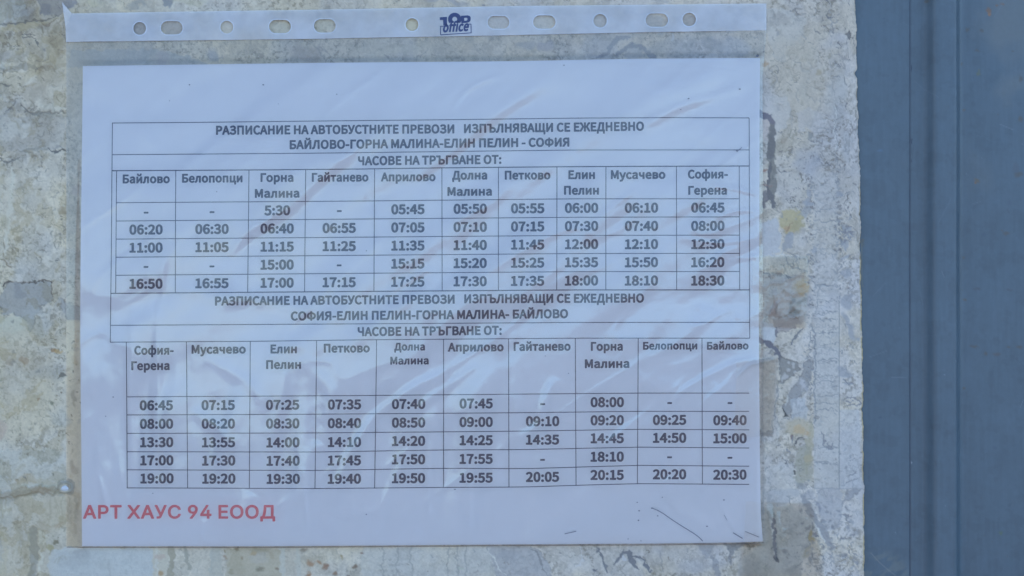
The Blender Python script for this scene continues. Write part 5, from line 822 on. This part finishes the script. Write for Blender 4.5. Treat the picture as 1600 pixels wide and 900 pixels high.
T1 = '''- - 5:30 - 05:45 05:50 05:55 06:00 06:10 06:45
06:20 06:30 06:40 06:55 07:05 07:10 07:15 07:30 07:40 08:00
11:00 11:05 11:15 11:25 11:35 11:40 11:45 12:00 12:10 12:30
- - 15:00 - 15:15 15:20 15:25 15:35 15:50 16:20
16:50 16:55 17:00 17:15 17:25 17:30 17:35 18:00 18:10 18:30'''
T2 = '''06:45 07:15 07:25 07:35 07:40 07:45 - 08:00 - -
08:00 08:20 08:30 08:40 08:50 09:00 09:10 09:20 09:25 09:40
13:30 13:55 14:00 14:10 14:20 14:25 14:35 14:45 14:50 15:00
17:00 17:30 17:40 17:45 17:50 17:55 - 18:10 - -
19:00 19:20 19:30 19:40 19:50 19:55 20:05 20:15 20:20 20:30'''
C1 = [229, 331.9, 433.4, 530.3, 637.5, 734.7, 824.4, 908.5, 1002, 1105.6]; C2 = [245.3, 341.9, 442.5, 538.4, 638.5, 744, 847.7, 948.6, 1045.9, 1140]
for T, C_, R_, up_ in ((T1, C1, rows1[2:], 7.0), (T2, C2, rows2[2:], 7.3)):
    for r, line in enumerate(T.split('\n')):
        for c, s in enumerate(line.split()):
            xc = C_[c] + (r - 2) * .25 * (1 if T is T2 and c < 3 else -.2); bl_ = float(R_[r](xc)) - up_
            if s == '-': printed('dash', '-', xc - 3.8, xc + 3.8, bl_ , bl_, 14.4)
            else:
                w_ = 52 if len(s) == 5 else 40.5
                printed('departure_time', s, xc - w_ / 2, xc + w_ / 2, bl_ + .15, bl_ - .15, 15.2)
printed('company_name', 'АРТ ХАУС 94 ЕООД', 130.5, 430.5, 810.4, 810.2, 21.8, fk='i', mat=M_red)['label'] = 'red company name printed at the lower left'

# ------------------------------------------------------------------ sleeve
sleeve = empty('plastic_sleeve', W(650, 856, 0))
tag(sleeve, 'clear punched plastic sleeve over the paper timetable, wrinkled and shiny', 'document sleeve')
CREASES = [  # points, half width, height: soft folds and sharp creases of the sleeve
 ([(1130, 112), (1060, 138), (1000, 165), (945, 200), (880, 245)], 16, 1.5), ([(1180, 128), (1120, 150), (1050, 172), (1000, 200)], 7, .8),
 ([(900, 240), (850, 262), (790, 292), (740, 322), (690, 372), (640, 425)], 20, 2.0), ([(790, 292), (770, 318), (700, 350)], 5, .6),
 ([(780, 120), (755, 128), (730, 142), (716, 160), (712, 176)], 4, .9), ([(700, 100), (670, 125), (630, 152), (595, 185), (560, 215)], 14, .9),
 ([(560, 240), (480, 262), (430, 300), (400, 340), (380, 372)], 16, 1.4), ([(430, 330), (420, 345), (390, 362), (360, 400)], 7, 1.2),
 ([(1000, 300), (950, 340), (905, 375), (870, 410), (840, 452)], 13, 1.1), ([(1010, 285), (960, 320), (930, 345)], 4, .6),
 ([(1186, 372), (1120, 380), (1060, 372)], 3.5, .7), ([(1186, 305), (1150, 296), (1110, 290)], 3.5, .6), ([(1186, 330), (1150, 330), (1120, 340)], 3, .5), ([(1186, 400), (1150, 405), (1120, 418)], 3.5, .6),
 ([(1150, 386), (1120, 400), (1108, 425)], 3, .5), ([(1110, 480), (1095, 500), (1070, 520), (1040, 545), (1000, 570)], 12, 1.4),
 ([(1186, 562), (1150, 566), (1120, 580), (1085, 598), (1060, 616), (1040, 640)], 5, 1.2), ([(1150, 575), (1135, 598), (1110, 618), (1090, 640)], 3, .6),
 ([(700, 585), (660, 598), (625, 622), (590, 648), (560, 690), (535, 740), (515, 790)], 9, 2.0), ([(745, 570), (705, 600), (672, 622), (640, 650)], 6, .9),
 ([(870, 590), (858, 612), (848, 640), (838, 668), (800, 690)], 8, 1.4), ([(860, 598), (856, 615), (850, 628)], 2.5, .8),
 ([(735, 640), (733, 700), (736, 760), (737, 835)], 6, 1.4), ([(673, 690), (671, 760), (674, 828)], 4, 1.2), ([(645, 700), (620, 740), (600, 790)], 7, 1.1),
 ([(548, 730), (552, 790), (550, 845)], 4, .7), ([(478, 730), (480, 780), (487, 828)], 5, 1.3), ([(500, 690), (478, 730), (462, 790)], 12, 1.3),
 ([(210, 480), (207, 560), (206, 640), (209, 740)], 7, 1.3), ([(247, 470), (247, 560), (246, 640), (240, 760)], 7, 1.2), ([(300, 640), (340, 668), (365, 700)], 10, .8),
 ([(156, 745), (163, 768), (172, 805), (180, 848)], 4, 1.2), ([(245, 765), (246, 800), (240, 846)], 4, .9), ([(320, 810), (318, 835), (326, 849)], 4, 1.3),
 ([(395, 770), (380, 800), (372, 840)], 14, 1.2), ([(256, 380), (256, 430), (255, 480)], 5, 1.0), ([(237, 300), (236, 380), (232, 450)], 5, .7), ([(320, 560), (350, 575), (390, 600), (420, 640)], 9, .8),
 ([(470, 560), (500, 590), (520, 620), (500, 660)], 12, 1.0), ([(200, 420), (300, 455), (420, 470), (540, 500)], 14, .9),
 ([(905, 740), (918, 775), (905, 850)], 12, .9), ([(1040, 745), (1060, 790), (1120, 835)], 9, 1.0), ([(1120, 760), (1135, 800), (1160, 835)], 6, 1.0), ([(1175, 742), (1168, 750), (1160, 760)], 1.6, .9),
 ([(1178, 745), (1170, 752)], 1.5, .7), ([(1094, 478), (1088, 484)], 1.8, .8), ([(1155, 495), (1147, 498)], 1.6, .7), ([(1104, 506), (1090, 508), (1078, 514)], 1.8, .7),
 ([(960, 560), (1000, 590), (1090, 620)], 18, .9), ([(880, 700), (960, 690), (1050, 660), (1120, 600)], 22, 1.1), ([(1080, 190), (1110, 215), (1160, 205)], 16, .9)]
def relief(x, y):
    c, s_ = math.cos(math.radians(36)), math.sin(math.radians(36))
    a = x * c - y * s_; b = x * s_ + y * c
    r = 3.4 * (fbm(a / 2.6, b, 60, 3, 62, .45) - .5)
    v = 2.6 * (fbm(x, y / 4.5, 34, 3, 63, .5) - .5)
    wv = ss(420, 700, y) * (1 - ss(760, 1000, x)) * .9
    q = 2.6 * (fbm(x, y, 240, 2, 64) - .5)
    r1 = 1 - np.abs(2 * fbm(a / 3, b, 75, 2, 65) - 1); r1 = .9 * r1 ** 6
    b1 = fbm(a / 3.6, b, 78, 2, 67, .4); b1 = ss(.25, .75, b1)             # broad folds running up to the right
    b2 = ss(.3, .7, fbm(x + y * .12, y / 5, 70, 2, 68, .4))                # broad folds hanging straight down
    h = .55 * r * (1 - wv) + .7 * v * wv + q + .7 * r1 + (2.7 * (b1 - .5)) * (1 - wv) + 2.8 * (b2 - .5) * wv + .12 * (fbm(x, y, 11, 2, 66) - .5)
    shp = np.shape(x); x = np.atleast_1d(x); y = np.atleast_1d(y); h = np.atleast_1d(h).astype(float)
    for P, w, k in CREASES:
        P = smooth_line(P, 4)
        m = (x > P[:, 0].min() - 3 * w) & (x < P[:, 0].max() + 3 * w) & (y > P[:, 1].min() - 3 * w) & (y < P[:, 1].max() + 3 * w)
        if not m.any(): continue
        xm, ym = x[m], y[m]; d, t = seg_dist(xm, ym, P)
        # one flank steeper than the other, as folded film lies
        h[m] += k * np.exp(-(d / w) ** 2) * np.sqrt(np.clip(4 * t * (1 - t), 0, 1))
    return h.reshape(shp)

def filmH(x, y):
    over = ss(-9, 1, np.minimum(np.minimum(x - edge_lft(y), edge_rgt(y) - x), np.minimum(y - edge_top(x), edge_bot(x) - y)))
    base = lerp(1.3, paperH(np.clip(x, 126, 1190), np.clip(y, 92, 853)) + 1.2, over)
    return base + 1.4 * over + np.maximum(.62 * relief(x, y), -2.1) * (.3 + .7 * over)
def strip_top(x): return np.interp(x, [104, 110, 300, 500, 800, 1000, 1197], [21.5, 21.5, 18.5, 15.5, 10, 8, 6])
def strip_bot(x): return np.interp(x, [104, 300, 500, 600, 800, 1000, 1197], [66, 63.5, 61, 59, 55.5, 51, 48])
x, y = sheet_grid(430, 330, lambda y: np.interp(y, [0, 60, 856], [103.6, 103.8, 104.6]), lambda y: np.interp(y, [40, 60, 120, 850], [1197, 1196.6, 1191, 1193.5]), lambda x: strip_bot(x) - .4, lambda x: edge_bot(x) + 2.6)
sl_ = np.array(sleeve.location)
link('film', mesh_arrays('film', W(x, y, filmH(x, y)) - sl_, grid_faces(330, 430)), M_film, sleeve)

# milky strip with its row of punched holes
holes = [(219, 45, 10, 10), (269, 44, 17, 10.5), (355, 43, 10, 10), (438, 42, 17, 10.5), (508, 41, 17, 10.5), (644, 39, 10, 10), (779, 35.5, 17, 10), (850.5, 35, 17.5, 10.5), (937.5, 33, 10, 10.5), (1026, 32, 17.5, 10.5), (1076.5, 31, 10, 10.5)]
def hole_pts(x, y, rx, ry, k=1.0, n=32):
    a = np.linspace(0, 2 * math.pi, n, endpoint=False)
    ex = rx - ry if rx > ry + 2 else 0
    return np.stack([x + np.cos(a) * ry * k + np.sign(np.round(np.cos(a), 6)) * ex, y + np.sin(a) * ry * k - np.cos(a) * .0], -1)
xs = np.linspace(104, 1197, 120)
outline = np.vstack([[(98.5, 4), (101.5, 8)], np.stack([xs[1:], strip_top(xs[1:])], -1), np.stack([xs[::-1], strip_bot(xs[::-1])], -1), [(103.2, 44)]])
loops = [outline] + [hole_pts(*h) for h in holes]
tri = tessellate_polygon([[Vector((*p_, 0)) for p_ in q] for q in loops])
pts = np.vstack(loops)
def stripH(x, y): return 2.6 + 2.5 * (1 - ss(98, 112, x)) * (1 - ss(5, 40, y))
ft = []
for t in tri:
    p0, p1, p2 = pts[list(t)]
    c_ = (p1[0] - p0[0]) * (p2[1] - p0[1]) - (p1[1] - p0[1]) * (p2[0] - p0[0])
    ft.append((t[0], t[2], t[1]) if c_ > 0 else tuple(t))
me = bpy.data.meshes.new('punched_strip')
me.from_pydata((W(pts[:, 0], pts[:, 1], stripH(pts[:, 0], pts[:, 1])) - sl_).tolist(), [], ft); me.update()
strip = link('punched_strip', me, M_strip, sleeve, smooth=False)
for h in holes:
    a, b = hole_pts(*h), hole_pts(h[0], h[1], h[2] + 1.5, h[3] + 1.6)
    p_ = np.vstack([a, b]); n = len(a); k = np.arange(n)
    hh = stripH(p_[:, 0], p_[:, 1]) + .22
    f = np.stack([k, (k + 1) % n, (k + 1) % n + n, k + n], -1)
    link('hole_rim', mesh_arrays('hole_rim', W(p_[:, 0], p_[:, 1], hh) - sl_, f), M_rim, strip)
wa = Acc()
xs = np.linspace(104.5, 1140, 160)
wd = .5 + .9 * fbm(xs, xs * 0, 30, 3, 71)
yy = strip_bot(xs) + .3
up_ = W(xs, yy - wd / 2, stripH(xs, yy) + .25); dn_ = W(xs, yy + wd / 2, stripH(xs, yy) + .25); k = np.arange(159)
wa.add(np.vstack([up_, dn_]), np.stack([k, k + 160, k + 161, k + 1], -1))
wa.build('seam_and_shade_line', M_weld_shade, sleeve)
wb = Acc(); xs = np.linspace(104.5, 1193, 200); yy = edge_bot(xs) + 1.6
wb.add(*ribbon(np.stack([xs, yy], -1), 1.3, .25, filmH)); wb.build('seam_and_shade_line', M_weld_shade, sleeve)  # bottom seam, a dark ribbon that also paints the sheet's contact shadow

# logo printed on the strip
lg = Acc()
lh = lambda x, y: stripH(x, y)
def lpoly(P, holes_=()):
    L = [np.asarray(P, float)] + [np.asarray(q, float) for q in holes_]
    t = tessellate_polygon([[Vector((*p_, 0)) for p_ in q] for q in L]); p_ = np.vstack(L)
    lg.add(W(p_[:, 0], p_[:, 1], lh(p_[:, 0], p_[:, 1]) + .25), t)
def ell(x, y, rx, ry, n=28): a = np.linspace(0, 2 * math.pi, n, endpoint=False); return np.stack([x + rx * np.cos(a), y + ry * np.sin(a)], -1)
lpoly([(687.2, 27.6), (698.4, 26.8), (698.6, 39.8), (692.8, 40.3), (692.6, 31.6), (687.4, 32.0)])
def arc(x, y, rx, ry, a0, a1, n=24): a = np.radians(np.linspace(a0, a1, n)); return np.stack([x + rx * np.cos(a), y - ry * np.sin(a)], -1)
lpoly(np.vstack([arc(710.6, 30.6, 10.4, 10.2, -38, 218), arc(710.6, 30.6, 3.8, 3.9, 218, -38)]))
lpoly([(720.4, 25.2), (731, 24.4), (734.2, 25.6), (735.6, 28.4), (735.2, 32.6), (733, 35.2), (729, 36.2), (721, 36.9)], [[(725.4, 28.4), (725.4, 33), (729, 32.7), (730.4, 31.6), (730.4, 29.2), (729, 28.2)]])
text(lg, 'office', 691.5, 731.8, 51.2, 48.8, 15.5, hf=lh, up=.25, shear=.16)
for a, b in (((688.4, 41.6), (688.6, 55.2)), ((688.6, 54.9), (736.6, 51.8)), ((736.2, 51.9), (736.0, 38.2)), ((688.3, 41.7), (694.5, 41.3)), ((727, 38.6), (736.4, 38.1))):
    lg.add(*ribbon([a, b], 1.2, .32, lh))
lg.build('printed_logo', M_logo, strip)

# grit and hair scratches caught on the sleeve
ga = Acc()
rg = np.random.RandomState(3)
for q in [(297, 133, 1.1), (412, 133, 1.2), (527, 148, 1.0), (881, 103, 1.0), (1155, 140, 1.2), (1075, 155, 1.1), (1063, 172, 1), (266, 158, .8), (436, 163, .7), (711, 764, 1.2), (573, 803, 1.2), (995, 784, 1), (998, 797, 1.2), (997, 812, 1.4), (1018, 793, 1.3),
          (1027, 805, 1), (1034, 776, 1.1), (1130, 780, 1.2), (1103, 821, 1), (981, 841, .9), (1001, 844, .9), (178, 620, 1), (573, 392, .9), (744, 202, .9), (1183, 88, 2.0), (1150, 236, 1), (340, 300, .9), (888, 583, .9), (852, 556, .8), (240, 770, .8), (166, 650, .8), (1104, 821, 1)]:
    x_, y_, r = q
    e = ell(x_, y_, r * rg.uniform(.8, 1.5), r * .8, 7); hh = filmH(e[:, 0], e[:, 1]) if y_ > 90 else 3
    ga.add(W(e[:, 0], e[:, 1], hh + .3), [tuple(range(7))[::-1]])
for P, w_ in (([(1019, 793), (1032, 799), (1045, 808), (1060, 818), (1078, 829), (1090, 837), (1097, 844)], 1.1), ([(1144, 831), (1150, 835), (1153, 839), (1159, 840)], 1.2), ([(1163, 829), (1172, 832), (1185, 838)], .9), ([(882, 833), (888, 829), (900, 829)], 1.1), ([(1150, 238), (1155, 234), (1158, 231)], .9), ([(1130, 803), (1135, 812)], .6)):
    ga.add(*ribbon(smooth_line(P, 4), w_, .3, filmH))
gr_ = ga.build('surface_grit', M_dirt, sleeve); gr_['kind'] = 'stuff'

# ------------------------------------------------------------------ pieces of clear sticky tape
def tape(label, poly_, seed, amp, spikes=()):
    P = np.array(poly_, float); nx, ny = 110, 130
    u, v = np.meshgrid(np.linspace(0, 1, nx), np.linspace(0, 1, ny))
    x = (1 - v) * ((1 - u) * P[0, 0] + u * P[1, 0]) + v * ((1 - u) * P[3, 0] + u * P[2, 0])
    y = (1 - v) * ((1 - u) * P[0, 1] + u * P[1, 1]) + v * ((1 - u) * P[3, 1] + u * P[2, 1])
    x += 1.5 * (fbm(y, x * 0 + seed, 14, 3, 80 + seed) - .5) * (u > .5) * u
    over = 1 - ss(1184, 1202, x)
    h = lerp(1.5, filmH(np.minimum(x, 1193), y) + .7, over)
    a = fbm(x + y * .4, y, 24, 4, 90 + seed); b = 1 - np.abs(2 * fbm(x, y + x * .3, 30, 3, 95 + seed) - 1)
    h += .3 * amp * (1.2 * a + 1.5 * b ** 4) * ss(0, .12, np.minimum(np.minimum(u, 1 - u), np.minimum(v, 1 - v)) + .02)
    for sp, w_, hh in spikes:
        d, t = seg_dist(x, y, smooth_line(sp, 5)); h += hh * np.exp(-(d / w_) ** 2) * np.sqrt(np.clip(4 * t * (1 - t), 0, 1) + .02)
    lc = W(P[2, 0], P[2, 1], 0)
    me = mesh_arrays('clear_tape', W(x, y, h) - lc, grid_faces(ny, nx))
    o = link('clear_tape', me, M_tape); o.location = lc
    return tag(o, label, 'sticky tape')
tape('small wrinkled clear tape beside the brown stain, upper of the three right of the sleeve', [(1176, 399), (1262, 401), (1260, 512), (1172, 510)], 1, .8, [(([(1210, 455), (1211, 475), (1209, 492)]), 2.2, 3.0), ([(1217, 470), (1205, 488), (1207, 500)], 1.8, 2.0)])
tape('narrow clear tape on the sleeve edge beside the grey flaked triangle', [(1150, 560), (1215, 558), (1207, 680), (1146, 684)], 2, .5, [([(1150, 590), (1170, 570), (1206, 562)], 2.5, 2.0)])
tape('bubbled clear tape across the lower right corner of the sleeve', [(1164, 782), (1268, 786), (1290, 905), (1158, 908)], 3, .9, [([(1216, 802), (1219, 822), (1226, 842)], 2.0, 4.5), ([(1202, 792), (1208, 830), (1212, 875)], 4, 3.0)])
